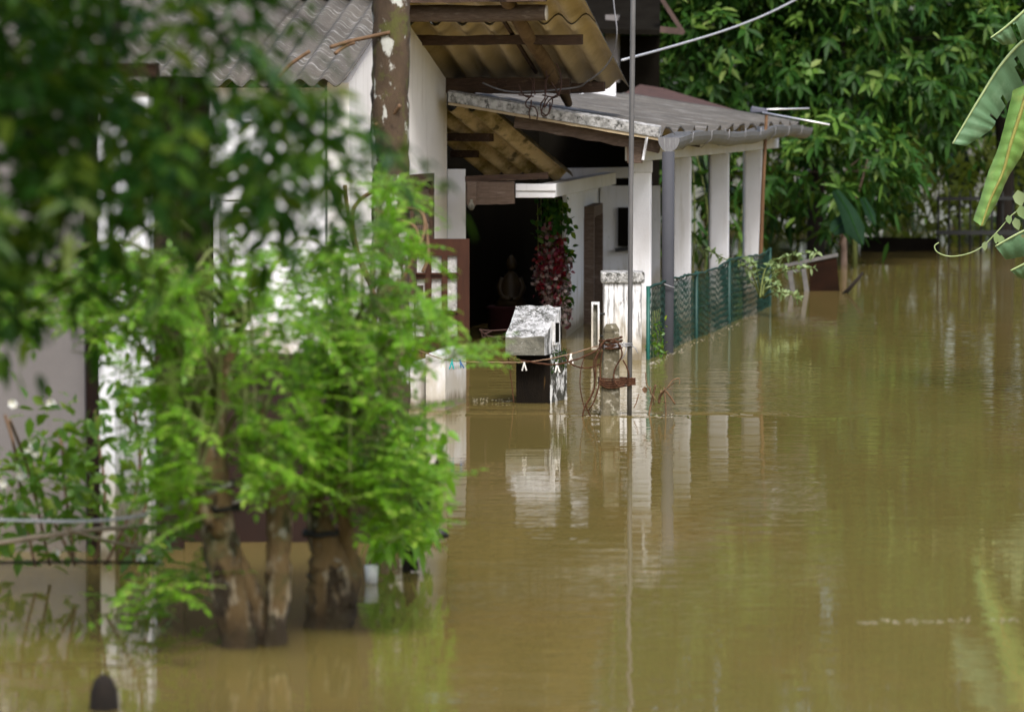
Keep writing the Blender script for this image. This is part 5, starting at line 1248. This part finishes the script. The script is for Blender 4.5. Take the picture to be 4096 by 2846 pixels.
# ------------------------------------------------------------------ overhanging dark tree, very near
od = empty('overhanging_tree', Vector((-2.35, 7.8, 0)), 'dark leafy tree whose branches hang blurred across the upper left', 'tree')
m = MB(); m.tube(smooth_pts([Vector((-2.35, 7.8, -.5)), Vector((-2.3, 7.8, .8)), Vector((-2.1, 7.75, 2.0)), Vector((-1.7, 7.7, 2.9))], 5), lerp_list([.13, .11, .09, .06], 5), 12, wob=.06); m.build('trunk', M['bark_dark'], od)
tw = MB(); lv = Leaves(); ly = Leaves(); oD = 7.9
for l, r in (([(620, -400), (500, -120), (470, 20), (430, 190), (370, 330), (290, 430), (180, 560)], [40, 46, 40, 48, 55, 40, 14]), ([(-200, 380), (60, 480), (200, 640), (260, 800), (240, 1000)], [40, 32, 26, 20, 10]), ([(560, -200), (800, 60), (1000, 260), (1200, 480), (1420, 640)], [26, 22, 18, 14, 6]), ([(-300, -200), (-50, 100), (120, 300), (150, 520)], [50, 44, 30, 12]), ([(640, -300), (900, -60), (1180, 60), (1330, 150)], [26, 20, 14, 6]), ([(300, 420), (500, 600), (700, 700), (900, 820)], [22, 18, 12, 6]), ([(-200, 700), (0, 900), (60, 1150), (90, 1350)], [24, 18, 12, 6])):
    tw.tube(smooth_pts([P(x, y, oD + .15 * math.sin(i + r[0])) for i, (x, y) in enumerate(l)], 5), lerp_list([q * mpp(oD) / 2 * 1.2 for q in r], 5), 7)
dens = [([(-400, -200), (420, -200), (380, 120), (330, 420), (250, 650), (200, 900), (120, 1150), (-400, 1250)], 820),
        ([(420, -200), (900, -200), (860, 100), (700, 140), (430, 130)], 90), ([(900, -150), (1330, -150), (1290, 30), (1150, 220), (1000, 330), (860, 250)], 190), ([(330, 330), (700, 340), (1000, 420), (1250, 500), (1050, 700), (900, 900), (600, 930), (300, 800)], 470),
        ([(1000, 330), (1250, 350), (1420, 420), (1500, 560), (1450, 640), (1250, 620), (1050, 560)], 120), ([(1400, 520), (1560, 560), (1740, 640), (1760, 720), (1640, 740), (1480, 680)], 45), ([(800, 620), (1250, 560), (1480, 700), (1350, 1000), (1100, 980), (900, 960)], 230), ([(-300, 1100), (120, 1050), (60, 1300), (20, 1420), (-300, 1420)], 60), ([(150, 820), (480, 860), (500, 1040), (330, 1120), (180, 1080)], 70), ([(350, 130), (650, 120), (720, 260), (560, 330), (420, 320)], 12)]
for poly, n in dens:
    for x, y in sample_poly(poly, n):
        D = rng.uniform(7.2, 8.7); p = P(x - 40, y - 110, D)
        if rng.random() < (.36 if x < 460 and y < 900 else .20 if x < 1000 and y < 850 else .14):
            q = rng.random()
            pinnate(lv if q < (.80 if x < 900 else .60) else ly, None, p, Vector((rng.normal() * .8 + .25, rng.normal() * .6, -.35 + rng.normal() * .3)), rng.uniform(.10, .22), int(rng.integers(2, 5)), rng.uniform(.05, .085), rng.uniform(.018, .030), rng.uniform(.3, .8))
# unseen leaves added above the frame to shade the branches
for k in range(4200):
    p = Vector((rng.uniform(-3.0, .3), rng.uniform(4.6, 7.9), 0)); p.z = 2.05 + rng.uniform(0, 1.1) + .03 * p.y
    lv.add(p, rnd_dir(-.3), rnd_dir(.8), rng.uniform(.08, .15), rng.uniform(.04, .07), .3)
tw.build('branches', M['bark_dark'], od); lv.build('crown', M['leaf_deep'], od); ly.build('lighter_leaves', M['leaf_mid'], od)

# ------------------------------------------------------------------ floating bits
q = P(415, 2835, WD(2835)); m = MB(); m.tube([q - Z * .3, q, q + Z * .055, q + Z * .085, q + Z * .098], [.040, .040, .036, .025, .008], 10, wob=.1)
tag(m.build('stump', M['bark_dark'], None, q), 'small dark stump poking out of the water at the bottom left', 'stump')
q = P(1762, 2160, WD(2160)); m = MB(); m.tube([q + Vector((-.034, 0, .006)), q + Vector((-.02, 0, .020)), q + Vector((.006, 0, .028)), q + Vector((.03, .01, .014))], [.008, .018, .020, .006], 8)
tag(m.build('floating_debris', M['black_rubber'], None, q), 'small black lump floating right of the waterside shrub', 'debris')
q = P(1486, 2330, WD(2330)); m = MB(); m.tube([q - Z * .01, q + Z * .02, q + Z * .062], [.019, .022, .025], 10)
tag(m.build('plastic_cup', M['white_plastic'], None, q), 'white plastic cup drifting beside the stout brown trunk', 'cup')
m = MB()
def blob(px, py, lx, ly):
    q = P(px, py, WD(py)); k = 9
    m.add([q + Vector((0, 0, .0035))] + [q + Vector((lx * math.cos(6.283 * i / k) * rng.uniform(.6, 1.2), ly * math.sin(6.283 * i / k) * rng.uniform(.6, 1.2), .002)) for i in range(k)], [(0, 1 + i, 1 + (i + 1) % k) for i in range(k)], 0, True)
for k in range(60):                                   # pale flecks painted in for water glints, broken line at the lower right
    t = rng.random(); blob(3430 + 640 * t + rng.normal() * 6, 2488 - 10 * t + rng.normal() * 5, rng.uniform(.002, .010), rng.uniform(.002, .006))
for k in range(70):                                   # scum gathered along the fence and round the posts
    t = rng.random() ** 1.6; blob(2600 + 360 * t, 1440 - 165 * t + 12 + abs(rng.normal()) * 8, rng.uniform(.003, .012), rng.uniform(.004, .02))
for k in range(40): blob(2590 + rng.normal() * 90, 1664 + rng.normal() * 4, rng.uniform(.002, .008), rng.uniform(.003, .010))
for k in range(30): blob(rng.uniform(1890, 2050), 1600 + rng.normal() * 6, rng.uniform(.003, .010), rng.uniform(.004, .015))
tag(m.build('foam', M['foam']), 'flecks of pale foam and painted glints on the brown water', 'foam', kind='stuff')
